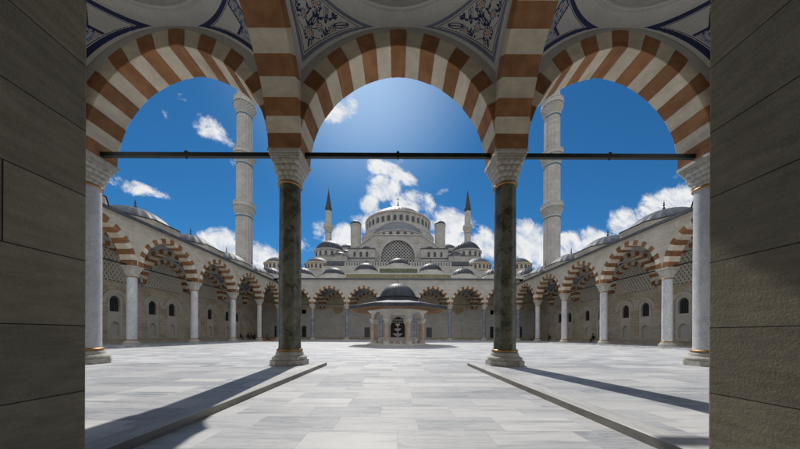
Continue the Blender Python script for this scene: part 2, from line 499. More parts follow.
# ================================================================== gate the picture is taken from
gate = thing('entrance_gate', 'dark stone gateway framing the whole view with its plain block jambs', 'gateway', (0, 2, 0))
for sg, lab in ((-1, None), (1, None)):
    mb = MB()
    x0, x1 = sorted((sg * 2.503, sg * 12.5))
    mb.box(x0, x1, -6, 0.0, 0, 12.6)
    bm_o = build(mb, 'jamb', ['jamb'], gate)
    bv = bm_o.modifiers.new('edge', 'BEVEL'); bv.width = 0.012; bv.segments = 2
mb = MB(); mb.box(-2.5, 2.5, -6, 0.0, 6.4, 12.6); build(mb, 'unseen_lintel_roof', ['jamb'], gate)  # unseen, run back as a passage roof to darken the jambs
mb = MB(); mb.box(-2.5, 2.5, -6.0, -5.8, 0, 6.4)
for sx in (-1.25, 1.25):
    for z in (0.4, 2.4, 4.4): mb.box(sx - 0.95, sx + 0.95, -5.8, -5.72, z, z + 1.6)
build(mb, 'door', ['bronze_door'], gate)  # unseen, closes the passage behind the camera to keep the jambs dark

# ================================================================== columns
def capital_mb(r0, half, z0, z1):
    """tiered carved bell between a round neck and a square abacus"""
    mb = MB(); n = 96; rows = 56; vs = []
    for j in range(rows + 1):
        t = j / rows
        ex = 2 + 6 * t ** 1.5                        # circle -> rounded square
        R = r0 + (half - r0) * (0.35 * t + 0.65 * t ** 1.8)
        tier = t * 4; tf = tier % 1.0; ph = (int(tier) % 2) * 0.5
        for i in range(n):
            a = 2 * PI * i / n
            c, s_ = math.cos(a), math.sin(a)
            k = (abs(c) ** ex + abs(s_) ** ex) ** (-1 / ex)
            sc = abs(math.sin(PI * (a / (2 * PI) * 16 + ph)))
            bump = (0.10 * math.sin(PI * min(1, tf * 1.05)) ** 0.7 * (0.25 + 0.75 * sc) - 0.06) if t < 0.995 else 0
            rr = R * k * (1 + bump)
            vs.append((rr * c, rr * s_, z0 + (z1 - z0) * t))
    fs = [(j * n + i, j * n + (i + 1) % n, (j + 1) * n + (i + 1) % n, (j + 1) * n + i) for j in range(rows) for i in range(n)]
    mb.add(vs, fs, 0, True)
    return mb

HC = ZS - PLAT        # column height
RS = 0.365            # shaft radius
def make_column_meshes():
    d = {}
    mb = MB()
    mb.lathe([(RS * 1.04, 0.55), (RS * 1.0, 0.62), (RS * 1.0, 3.0), (RS * 0.96, HC - 1.0)], 48)
    d['shaft'] = mb
    mb = MB()
    mb.vprism(oct_poly(0.585), 0.0, 0.17, 0)
    mb.lathe([(0.55, 0.17), (0.575, 0.21), (0.575, 0.25), (0.54, 0.29), (0.48, 0.31), (0.45, 0.36), (0.46, 0.4), (0.43, 0.44), (0.4, 0.46)], 48)
    d['base'] = mb
    mb = MB()
    mb.lathe([(0.39, 0.46), (0.425, 0.47), (0.435, 0.5), (0.425, 0.53), (0.385, 0.55)], 48)
    d['base_collar'] = mb
    mb = MB()
    z = HC - 1.03
    mb.lathe([(0.345, z), (0.39, z + 0.01), (0.4, z + 0.05), (0.385, z + 0.085), (0.345, z + 0.1)], 48)
    d['neck_collar'] = mb
    mb = capital_mb(0.375, 0.49, HC - 0.95, HC - 0.25)
    mb.box(-0.475, 0.475, -0.475, 0.475, HC - 0.25, HC - 0.18)
    mb.box(-0.5, 0.5, -0.5, 0.5, HC - 0.18, HC - 0.10)
    mb.box(-0.54, 0.54, -0.54, 0.54, HC - 0.10, HC)
    d['capital'] = mb
    return d
cm = make_column_meshes()
CMESH = {}
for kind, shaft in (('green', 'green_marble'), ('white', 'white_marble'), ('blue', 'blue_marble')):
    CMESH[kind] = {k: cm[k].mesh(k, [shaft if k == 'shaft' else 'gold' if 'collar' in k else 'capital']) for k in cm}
PROTO = {}
def column(kind, x, y, z, label, group, name='marble_column'):
    if kind not in PROTO:
        t = thing(name, label, 'column')
        for k in ('base', 'base_collar', 'shaft', 'neck_collar', 'capital'): obj(k, CMESH[kind][k], t)
        PROTO[kind] = t
    else:
        t = copy_tree(PROTO[kind])
    t.name = name
    t.location = (x, y, z); t['label'] = label; t['group'] = group
    return t

NX = 3.78             # inner foreground columns
NX2 = 10.95
NY = 8.75
G1 = 'columns of the foreground portico'
column('green', -NX, NY, PLAT, 'mottled dark green marble column left of the fountain in the foreground', G1, 'green_column')
column('green', NX, NY, PLAT, 'mottled dark green marble column right of the fountain in the foreground', G1, 'green_column')
column('white', -NX2, NY, PLAT, 'tall white marble column in the foreground beside the left dark jamb', G1)
column('white', NX2, NY, PLAT, 'tall white marble column in the foreground beside the right dark jamb', G1)
ordn = ['first', 'second', 'third', 'fourth']
GF = 0.12             # gallery floor
for side, X in (('left', XL), ('right', XR)):
    for k, Y in enumerate((22.75, 29.75, 36.75, 43.75)):
        lab = {0: f'thickest and nearest pale column of the {side} side gallery',
               1: f'second nearest pale column of the {side} side gallery',
               2: f'third nearest pale column of the {side} side gallery',
               3: f'thinnest, farthest pale column of the {side} side gallery before the corner'}[k]
        column('white', X, Y, GF, lab, 'columns of the side galleries')
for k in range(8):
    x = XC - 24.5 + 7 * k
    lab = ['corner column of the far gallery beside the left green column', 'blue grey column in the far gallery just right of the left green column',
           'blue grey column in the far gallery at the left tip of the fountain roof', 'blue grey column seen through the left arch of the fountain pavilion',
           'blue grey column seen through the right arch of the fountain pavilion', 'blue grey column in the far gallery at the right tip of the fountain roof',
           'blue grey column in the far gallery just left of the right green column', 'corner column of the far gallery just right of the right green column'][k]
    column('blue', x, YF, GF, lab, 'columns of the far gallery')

# ================================================================== foreground portico
portico = thing('portico', 'foreground portico of three striped arches with painted vaults overhead', 'portico', (0, 0, 0))
NA_C = Arch(NX - 0.52, 3.43, 0.55)
NA_S = Arch((NX2 - NX) / 2 - 0.52, 3.42, 0.55)
SXC = (NX2 + NX) / 2
Y0, Y1 = NY - 0.52, NY + 0.52
PTOP = 12.7
bays = [(0, NA_C, NX), (-SXC, NA_S, (NX2 - NX) / 2), (SXC, NA_S, (NX2 - NX) / 2)]
meC = arch_band(NA_C, Y0, Y1, NX, ZS, 21, 4).mesh('arch', ['brown', 'cream'])
meS = arch_band(NA_S, Y0, Y1, (NX2 - NX) / 2, ZS, 21, 4).mesh('arch', ['brown', 'cream'])
for x, A, W in bays:
    soften(obj('arch', meC if A is NA_C else meS, portico, (x, 0, 0)))
mb = MB()
for x, A, W in bays:
    o = len(mb.v); s = spandrel(A, W, ZS, PTOP, Y0 + 0.01, Y1 - 0.01, 72)
    s.xf(Matrix.Translation((x, 0, 0))); mb.add(s.v, s.f, 0)
for sg in (-1, 1):
    a, b_ = sorted((sg * NX2, sg * (NX2 + 0.62)))
    mb.box(a, b_, Y0 + 0.01, Y1 - 0.01, ZS, PTOP)
build(mb, 'front_wall', ['plaster'], portico)
# transverse arches from the green columns back to the gate wall
TY0, TY1 = 2.0, Y0
TC, TH = (TY0 + TY1) / 2, (TY1 - TY0) / 2
TA = Arch(TH, 3.41, 0.55)
meT = arch_band(TA, -0.55, 0.55, TH, ZS, 21, 4); meT.xf(ROT90); meT = meT.mesh('transverse_arch', ['brown', 'cream'])
sp = spandrel(TA, TH, ZS, PTOP, -0.54, 0.54, 60); sp.xf(ROT90); meTs = sp.mesh('transverse_wall', ['plaster'])
for x in (-NX + 0.02, NX - 0.02, -NX2, NX2):
    soften(obj('transverse_arch', meT, portico, (x, TC, 0))); obj('transverse_wall', meTs, portico, (x, TC, 0))
# pilasters on the gate wall that carry them
for x in (-NX, NX, -NX2, NX2):
    mb = MB(); mb.box(-0.6, 0.6, 2.003, 2.16, 0.0, ZS - 0.3); mb.box(-0.7, 0.7, 2.003, 2.22, ZS - 0.3, ZS)
    build(mb, 'pilaster', ['jamb'], portico, loc=(x, 0, 0))

# painted pendentives (unit bay half side S0)
S0 = 3.15; RHO = 4.05
def pendentive_arrays(s, rho, nu, nv):
    Rs = math.sqrt(s * s + rho * rho)
    zc = math.sqrt(rho * rho - s * s)
    b = np.linspace(0, 1, nv + 1); a = np.linspace(-1, 1, nu + 1)
    z = zc + (rho - zc) * b
    r = np.sqrt(Rs * Rs - z * z)
    w = PI / 4 - np.arccos(np.clip(s / r, -1, 1))
    phi = PI / 4 + a[None, :] * w[:, None]
    X = r[:, None] * np.cos(phi); Y = r[:, None] * np.sin(phi); Z = np.repeat(z[:, None], nu + 1, 1)
    U = a[None, :] * (w * r)[:, None]
    Vv = np.repeat((Rs * np.arcsin(z / Rs))[:, None], nu + 1, 1); Vv = Vv - Vv[0, 0]
    Wd = np.repeat((w * r)[:, None], nu + 1, 1)
    return X, Y, Z, U, Vv, Wd

rng = random.Random(11)
LEAVES = []
for i in range(17):
    v = rng.uniform(0.4, 1.3); wmax = min(0.7, 0.6 * v)
    u = rng.uniform(-wmax, wmax)
    LEAVES.append((u, v, rng.uniform(0.07, 0.13), rng.uniform(0.02, 0.036), rng.uniform(0, PI)))
BIGLEAF = [(-0.5, 1.12, 0.28, 0.085, 2.2), (0.46, 1.0, 0.28, 0.085, 0.9), (0.06, 1.42, 0.26, 0.075, 1.4), (-0.24, 0.76, 0.24, 0.07, 2.0), (0.27, 0.74, 0.24, 0.07, 1.1),
           (0.8, 1.62, 0.24, 0.07, 0.5), (-0.8, 1.62, 0.24, 0.07, 2.6), (0.3, 1.66, 0.24, 0.07, 1.9), (-0.3, 1.7, 0.24, 0.07, 1.2)]
FLOW = [(0.0, 0.98, 0.17), (-0.64, 1.36, 0.17), (0.64, 1.36, 0.17), (0.24, 1.28, 0.11), (-0.26, 1.26, 0.11), (0.0, 1.66, 0.16)]
def pend_paint(U, V, Wd, Vtop, navy):
    """material index per face: 0 plaster 1 border 2 line 3 petal 4 grey-blue"""
    m = np.zeros(U.shape, int)
    slope = 0.72
    dl = (Wd - np.abs(U)) * slope; dt = Vtop - V
    d = np.minimum(dl, dt)
    # motif
    def ell(u, v, a, b, th):
        c, s = math.cos(th), math.sin(th)
        du, dv = U - u, V - v
        return ((du * c + dv * s) / a) ** 2 + ((-du * s + dv * c) / b) ** 2
    # vase-like medallion low in the corner
    m[(V > 0.16) & (V < 0.5) & (np.abs(U) < 0.12 + 0.35 * (V - 0.16))] = 4
    m[np.abs(np.abs(V - 0.33) - 0.05) < 0.012] = 1 if navy else 2
    if navy:
        # stepped tile field low in the corner, otherwise plain white
        z = (V < 1.35 - 0.8 * np.abs(U)) | ((V < 1.8) & (np.abs(U) < 0.2)) | ((V < 1.28) & (np.abs(U) < 0.6))
        m[z] = 1
        z2 = (V < 1.29 - 0.8 * np.abs(U)) | ((V < 1.74) & (np.abs(U) < 0.15)) | ((V < 1.22) & (np.abs(U) < 0.55))
        tex = np.sin(U * 34 + 2 * np.sin(V * 11)) * np.sin(V * 34 + 2 * np.sin(U * 13)) + 0.4 * np.sin(U * 23 + V * 31)
        m[z2] = np.where(tex[z2] > 0.72, 3, np.where(tex[z2] > 0.25, 0, np.where(tex[z2] > -0.7, 4, 2)))
        inner = d > 0.24
        m[~inner] = 0
        m[(d > 0.08) & (d < 0.19)] = 1
        m[(d > 0.205) & (d < 0.222)] = 2
        return m
    for (u, v, a, b, th) in LEAVES:
        e = ell(u, v, a, b, th)
        m[e < 1.0] = 2
        m[e < 0.25] = 0
    for (u, v, a, b, th) in BIGLEAF:
        e = ell(u, v, a, b, th); m[e < 1.0] = 2; m[(e < 0.55)] = 0
        m[np.abs((U - u) * -math.sin(th) + (V - v) * math.cos(th)) + (e > 1) * 9 < 0.014] = 2
    # stems
    for (u0, v0, u1, v1, k) in ((0, 0.45, 0.0, 1.75, 0.08), (0.05, 0.8, 0.62, 1.38, -0.08), (-0.05, 0.8, -0.62, 1.38, 0.08), (0.0, 1.1, 0.5, 1.75, 0.1), (0, 1.1, -0.5, 1.75, -0.1)):
        t = np.clip((V - v0) / (v1 - v0), 0, 1)
        uc = u0 + (u1 - u0) * t + k * np.sin(t * 9)
        m[(np.abs(U - uc) < 0.021) & (V > v0) & (V < v1)] = 2
        for q in (0.55, 0.75, 0.9, 1.0):
            uu, vv = u0 + (u1 - u0) * q + k * math.sin(q * 9), v0 + (v1 - v0) * q
            m[ell(uu + 0.05, vv, 0.06, 0.024, 0.8) < 1] = 2; m[ell(uu - 0.05, vv, 0.06, 0.024, 2.3) < 1] = 2
    for (u, v, r) in FLOW:
        rr = np.sqrt((U - u) ** 2 + (V - v) ** 2); an = np.arctan2(V - v, U - u)
        pr = r * (0.86 + 0.14 * np.cos(an * 9))
        m[rr < pr] = 2
        m[(rr < pr * 0.82) & (np.cos(an * 9) > -0.2)] = 0
        m[(rr < pr * 0.6)] = 2
        m[rr < r * 0.5] = 0; m[rr < r * 0.33] = 3; m[rr < r * 0.14] = 0
    inner = d > (0.26 if navy else 0.235)
    m[~inner] = 0
    wb = 0.19 if navy else 0.165
    m[(d > 0.08) & (d < wb)] = 1
    if not navy: m[(d > 0.08) & (d < 0.098)] = 4
    m[(d > wb + 0.022) & (d < wb + 0.04)] = 2
    return m

def pendentive_mesh(name, navy, s=S0, rho=RHO, nu=150, nv=150, mats=None, paint=True):
    X, Y, Z, U, V, Wd = pendentive_arrays(s, rho, nu, nv)
    vs = np.stack([X, Y, Z], -1).reshape(-1, 3)
    n1 = nu + 1
    j, i = np.meshgrid(np.arange(nv), np.arange(nu), indexing='ij')
    q = np.stack([j * n1 + i, j * n1 + i + 1, (j + 1) * n1 + i + 1, (j + 1) * n1 + i], -1).reshape(-1, 4)
    me = bpy.data.meshes.new(name)
    me.from_pydata(vs.tolist(), [], q.tolist())
    def cen(A): return (A[:-1, :-1] + A[1:, :-1] + A[:-1, 1:] + A[1:, 1:]) / 4
    mi = pend_paint(cen(U), cen(V), cen(Wd), V[-1, 0], navy) if paint else np.zeros((nv, nu), int)
    for mt in (mats or (['plaster', 'navy', 'navy', 'petal', 'skyblue'] if navy else ['plaster', 'navy_sheen', 'navy', 'petal', 'skyblue'])): me.materials.append(M[mt])
    me.polygons.foreach_set('material_index', mi.reshape(-1).tolist())
    me.polygons.foreach_set('use_smooth', [True] * len(q))
    me.update()
    return me
penC = pendentive_mesh('pendentive', False); penS = pendentive_mesh('pendentive', True)

def vault_dome_mb(s, z0, sag, carve=True):
    mb = MB()
    p = [(s + 0.06, z0 - 0.03), (s, z0), (s - 0.14, z0 + 0.015), (s - 0.27, z0 + 0.06), (s - 0.30, z0 + 0.07), (s - 0.315, z0 + 0.03), (s - 0.345, z0 + 0.03), (s - 0.36, z0 + 0.08),
         (s - 0.41, z0 + 0.09), (s - 0.42, z0 + 0.06), (s - 0.44, z0 + 0.06), (s - 0.45, z0 + 0.13)]
    mb.lathe(p, 96, mat=0, smooth=True)
    cp = cap_prof(s - 0.45, z0 + 0.13, sag + 0.35, 18)
    mb.lathe(cp, 96, mat=0, rib=(lambda i, z: -0.035 * abs(math.sin(i * PI / 6)) if z0 + 0.2 < z < z0 + 0.13 + sag * 0.5 else 0.0))
    return mb
for x, A, W in bays:
    sx = (A.h if A is NA_S else NX - 0.55) / S0; sy = TH / S0
    for ax in (1, -1):
        for ay in (1, -1):
            obj('pendentive', penC if A is NA_C else penS, portico, (x, TC, ZS), 0, (ax * sx, ay * sy, 1))
    d = vault_dome_mb(S0, ZS + RHO, 1.9)
    d.xf(Matrix.Diagonal((sx, sy, 1, 1)))
    o = build(d, 'vault_dome', ['plaster'], portico, loc=(x, TC, 0))
mb = MB()
mb.box(-12.5, 12.5, 2.0, Y1 + 0.25, PTOP + 1.6, PTOP + 1.75)
build(mb, 'roof', ['lead'], portico)
mb = MB(); mb.box(-12.5, 12.5, Y1 - 0.3, Y1 + 0.24, PTOP, PTOP + 1.6); build(mb, 'parapet', ['plaster'], portico)
# tie rods with a small hook in the middle
for x0, x1 in ((-NX + 0.45, NX - 0.45), (-NX2 + 0.3, -NX - 0.45), (NX + 0.45, NX2 - 0.3)):
    mb = MB(); c = (x0 + x1) / 2
    mb.box(x0, x1, NY - 0.06, NY + 0.06, ZS + 0.06, ZS + 0.2)
    mb.box(c - 0.05, c + 0.05, NY - 0.05, NY + 0.05, ZS + 0.2, ZS + 0.26)
    mb.tube((c, NY, ZS - 0.0), (c, NY, ZS + 0.06), 0.02, n=6)
    build(mb, 'tie_rod', ['iron'], portico)

# ================================================================== galleries
GA = Arch(2.98, 3.29, 0.47)
GS = 2.9; GR = 3.84; GYC = 3.42
gal_arch = arch_band(GA, -0.515, 0.5, 3.5, ZS, 21, 3, 0.07).mesh('arch', ['brown', 'cream'])
wa = Arch(2.92, 3.25, 0.42)
wall_arch = arch_band(wa, 6.32, 7.0, 3.5, ZS, 21, 3).mesh('wall_arch', ['brown', 'cream'])
ta = arch_band(GA, -0.58, 0.58, GS + 0.005, ZS, 21, 3); ta.xf(ROT90)
trans_arch = ta.mesh('transverse_arch', ['brown', 'cream'])
ts = spandrel(GA, GS, ZS, 11.5, -0.57, 0.57, 40); ts.xf(ROT90); trans_wall = ts.mesh('transverse_wall', ['plaster'])
gal_pen = pendentive_mesh('pendentive', True, GS, GR, 40, 40)
gal_vd = vault_dome_mb(GS, ZS + GR, 1.5).mesh('vault_dome', ['plaster'])
rod_mb = MB(); rod_mb.box(-3.0, 3.0, -0.05, 0.05, ZS + 0.02, ZS + 0.12); gal_rod = rod_mb.mesh('tie_rod', ['iron'])
wf = spandrel(wa, 3.5, ZS, 11.4, 6.34, 6.98, 40); wall_fill = wf.mesh('wall_spandrel', ['plaster'])

def arched(cx, z0, w, h, n=10, pt=0.15):
    """outline of an arched opening, width w, total height h, slightly pointed"""
    A_ = Arch(w / 2, w / 2 * (1 + pt), 0)
    p = [(cx - w / 2, z0), (cx + w / 2, z0)]
    zs = z0 + h - w / 2 * (1 + pt)
    for i in range(n + 1):
        x, z = A_.pt(1 - i / n, 0); p.append((cx + x, zs + z))
    return p

def lattice_mb(half, rise, z0, yb, pitch=0.34, w=0.095, zlow=0.0):
    A_ = Arch(half, rise, 0)
    mb = MB()
    out = [(x, z + z0) for x, z in [A_.pt(i / 28, 0) for i in range(29)]]
    poly = [(-half, z0 - zlow), (half, z0 - zlow)] + out[::-1]
    mb.prism(poly, yb, yb + 0.04, 1)
    def inside(x, z): return abs(x) < half and z0 - zlow < z and (z < z0 or z - z0 < A_.top_at(x, 0))
    for k, ang in enumerate((0.0, PI / 3, 2 * PI / 3)):
        dx, dz = math.cos(ang), math.sin(ang); nx, nz = -dz, dx
        for i in range(-17, 18):
            off = (i + 0.5 * (k % 2)) * pitch
            segs = []; st = None
            for q in range(-160, 161):
                t = q * 0.05; x, z = nx * off + dx * t, z0 + 1.2 + nz * off + dz * t
                if inside(x, z):
                    if st is None: st = (x, z)
                    en = (x, z)
                elif st is not None: segs.append((st, en)); st = None
            for a, b in segs: mb.bar(a, b, w, yb - 0.06 - 0.004 * k, yb, 0)
    # hexagonal bosses at the nodes
    for r_ in range(-2, 11):
        for c_ in range(-10, 11):
            x = (c_ + 0.5 * (r_ % 2)) * pitch * 2 / math.sqrt(3); z = z0 + r_ * pitch
            if inside(x, z) and inside(x + 0.12, z + 0.12) and inside(x - 0.12, z - 0.1):
                mb.prism([(x + 0.125 * math.cos(PI / 3 * i), z + 0.125 * math.sin(PI / 3 * i)) for i in range(6)], yb - 0.08, yb, 0)
    return mb
lat = lattice_mb(2.86, 3.19, ZS, 6.9, zlow=0.35).mesh('lattice_screen', ['panel_stone', 'lattice_back'])

# rear wall of one side bay: two arched panels, each with a window over a blind niche
bay_mb = MB()
outer = [(-3.5, 0.0), (3.5, 0.0), (3.5, ZS - 0.36), (-3.5, ZS - 0.36)]
WX = 1.37
panels = [arched(sx * WX, 0.62, 1.56, 5.25, 16, 0.02) for sx in (-1, 1)]
bay_mb.plate(outer, panels, 7.0, 7.35, 0)
for sx in (-1, 1):
    pin = [(x, z) for x, z in arched(sx * WX, 0.62, 1.56, 5.25, 16, 0.02)]
    bay_mb.plate(pin, [arched(sx * WX, 3.65, 1.04, 1.78), arched(sx * WX, 0.92, 1.0, 1.62)], 7.07, 7.5, 1)
    bay_mb.plate(arched(sx * WX, 0.88, 1.1, 1.72), [], 7.36, 7.42, 1)
bay_wall = bay_mb.mesh('rear_wall', ['rear_stone', 'panel_stone'])
win_mb = MB()
win_mb.plate(arched(0, 3.6, 1.12, 1.88), [], 7.30, 7.34, 1)
for i in (-1, 0, 1): win_mb.box(i * 0.27 - 0.012, i * 0.27 + 0.012, 7.25, 7.30, 3.66, 5.2, 0)
for z in (4.05, 4.4, 4.75, 5.05): win_mb.box(-0.5, 0.5, 7.245, 7.295, z - 0.012, z + 0.012, 0)
bay_win = win_mb.mesh('window', ['iron', 'glass'])
ar_mb = MB()
zc_ = 4.72
for a in range(24):
    a0, a1 = PI * a / 24, PI * (a + 1) / 24
    q_ = [(r * math.cos(t_), zc_ + r * math.sin(t_)) for r, t_ in ((0.98, a0), (1.36, a0), (1.36, a1), (0.98, a1))]
    ar_mb.prism(q_, 6.93, 7.0, 0)
    q_ = [(r * math.cos(t_), zc_ + r * math.sin(t_)) for r, t_ in ((1.24, a0), (1.36, a0), (1.36, a1), (1.24, a1))]
    ar_mb.prism(q_, 6.88, 6.93, 0)
for sx in (-1, 1): ar_mb.box(min(sx * 0.98, sx * 1.36), max(sx * 0.98, sx * 1.36), 6.9, 7.0, zc_ - 0.12, zc_ - 0.002)
archivolt = ar_mb.mesh('archivolt', ['panel_stone'])

def gallery(name, label, loc, rz, nb, top, octz, domed, kind, corners):
    """nb bays centred on the local origin, front columns on local y = 0, courtyard towards -y"""
    t = thing(name, label, 'gallery', loc, rz)
    xs = [7.0 * (i - (nb - 1) / 2) for i in range(nb)]
    ex0, ex1 = corners                       # extra rear length at each end (m)
    L0, L1 = -3.5 * nb, 3.5 * nb
    stone = 'far_stone' if kind == 'far' else 'gallery_stone'
    mb = MB()
    for x in xs:
        s = spandrel(GA, 3.5, ZS, top, -0.5, 0.49, 60); s.xf(Matrix.Translation((x, 0, 0))); mb.add(s.v, s.f, 0)
    build(mb, 'front_wall', [stone], t)
    mb = MB()
    mb.prism([(0, top + 0.0), (0, top)] if False else [(L0, top), (L1, top), (L1, top + 0.07), (L0, top + 0.07)], -0.56, 0.5, 0)
    mb.prism([(L0, top + 0.07), (L1, top + 0.07), (L1, top + 0.1), (L0, top + 0.1)], -0.62, 0.5, 1)
    build(mb, 'coping', ['trim', 'trim' if kind == 'far' else 'lead_dark'], t)
    mb = MB(); mb.box(L0 + 0.505 * (ex0 > 0), L1 - 0.505 * (ex1 > 0), -0.78, 7.0, 0.0, GF, 0); build(mb, 'gallery_floor', ['floor'], t)
    mb = MB(); mb.prism([(L0 - ex0, GF), (L1 + ex1, GF), (L1 + ex1, 0.5), (L0 - ex0, 0.5)], 6.42, 6.99, 0)
    mb.prism([(L0 - ex0, 0.5), (L1 + ex1, 0.5), (L1 + ex1, 0.56), (L0 - ex0, 0.56)], 6.36, 6.99, 0)
    build(mb, 'bench', ['rear_stone'], t)
    # roof slab as plates with a round hole under each dome
    mb = MB()
    hole = [(2.7 * math.cos(2 * PI * i / 32), 2.7 * math.sin(2 * PI * i / 32)) for i in range(32)]
    allx = list(xs)
    if ex0: allx.insert(0, xs[0] - 7.0)
    if ex1: allx.append(xs[-1] + 7.0)
    for x in allx:
        q = MB(); q.plate([(-3.5, -2.92), (3.5, -2.92), (3.5, 4.3), (-3.5, 4.3)], [hole], 0, 0.12, 0)
        q.xf(Matrix.Translation((x, GYC, top - 0.05)) @ Matrix.Rotation(-PI / 2, 4, 'X') @ Matrix.Diagonal((1, 1, -1, 1)))
        mb.add(q.v, q.f, 0)
    build(mb, 'roof', ['lead'], t)
    for x in xs:
        obj('arch', gal_arch, t, (x, 0, 0)); obj('tie_rod', gal_rod, t, (x, 0, 0))
        if kind == 'side':
            obj('rear_wall', bay_wall, t, (x, 0, 0))
            obj('lattice_screen', lat, t, (x, 0, 0))
            for sx in (-1, 1):
                obj('window', bay_win, t, (x + sx * WX, 0, 0)); obj('archivolt', archivolt, t, (x + sx * WX, 0, 0))
        obj('wall_arch', wall_arch, t, (x, 0, 0)); obj('wall_spandrel', wall_fill, t, (x, 0, 0))
    for x in allx:
        for ax in (1, -1):
            for ay in (1, -1): obj('pendentive', gal_pen, t, (x, GYC, ZS), 0, (ax, ay, 1))
        obj('vault_dome', gal_vd, t, (x, GYC, 0))
    for i in range(nb + 1):
        x = L0 + 7 * i
        obj('transverse_arch', trans_arch, t, (x, GYC, 0)); obj('transverse_wall', trans_wall, t, (x, GYC, 0))
    # upper back wall (lunette plane) and the parapet at the outer edge
    mb = MB()
    mb.box(L0 - ex0, L1 + ex1, 6.99, 7.6, ZS - 0.36, top)
    if kind == 'side':
        mb.box(L0 - ex0, L1 + ex1, 7.52, 7.7, 0, ZS - 0.36)
        mb.box(L1, L1 + ex1, 7.0, 7.36, 0, ZS - 0.36) if ex1 else None
        mb.box(L0 - ex0, L0, 7.0, 7.36, 0, ZS - 0.36) if ex0 else None
    build(mb, 'outer_wall', ['rear_stone'], t)
    for x, spec in domed:
        rb, z0, ob, zo0, zo1, r2, sag, rr, fin = spec
        mb = MB()
        mb.vprism(oct_poly(ob), zo0, zo1 - 0.08, 0, False, oct_poly(r2))
        mb.vprism(oct_poly(r2 + 0.07), zo1 - 0.08, zo1, 1, False)
        d = build(mb, 'dome_base', [stone, 'lead_dark'], t, loc=(x, GYC, 0))
        dm = build(dome_mb(rr, zo1, sag, 22, 0.04), 'dome', ['lead_dark' if kind == 'far' else 'lead'], t, loc=(x, GYC, 0))
        f = finial_mb(fin, 0.085); build(f, 'finial', ['gold' if kind == 'x' else 'lead_dark'], dm, loc=(0, 0, zo1 + sag))
    return t

sideD = (0, 0, 3.42, 11.6, 12.62, 3.42, 1.72, 3.02, 1.2)
left = gallery('gallery', 'long striped arcade with lead domes along the left side of the courtyard', (XL, 33.25, 0), PI / 2, 5, 11.58, 12.6,
               [(7.0 * (i - 2), sideD) for i in range(5)], 'side', (0, 7.0))
right = gallery('gallery', 'long striped arcade with lead domes along the right side of the courtyard', (XR, 33.25, 0), -PI / 2, 5, 11.58, 12.6,
                [(7.0 * (i - 2), sideD) for i in range(5)], 'side', (7.0, 0))
farD = (0, 0, 3.2, 12.56, 14.1, 2.4, 1.6, 2.4, 0.9)
farM = (0, 0, 3.4, 12.56, 14.95, 2.4, 1.75, 2.4, 1.1)
farC = (0, 0, 3.6, 13.2, 16.25, 2.4, 1.55, 2.4, 1.6)
fd = []
for i in range(-4, 5):
    fd.append((7.0 * i, farC if i == 0 else farM if abs(i) == 1 else farD))
far = gallery('gallery', 'far arcade of striped arches below the mosque with a gilded inscription', (XC, YF, 0), 0.0, 7, 12.55, 13.4, fd, 'far', (7.0, 7.0))
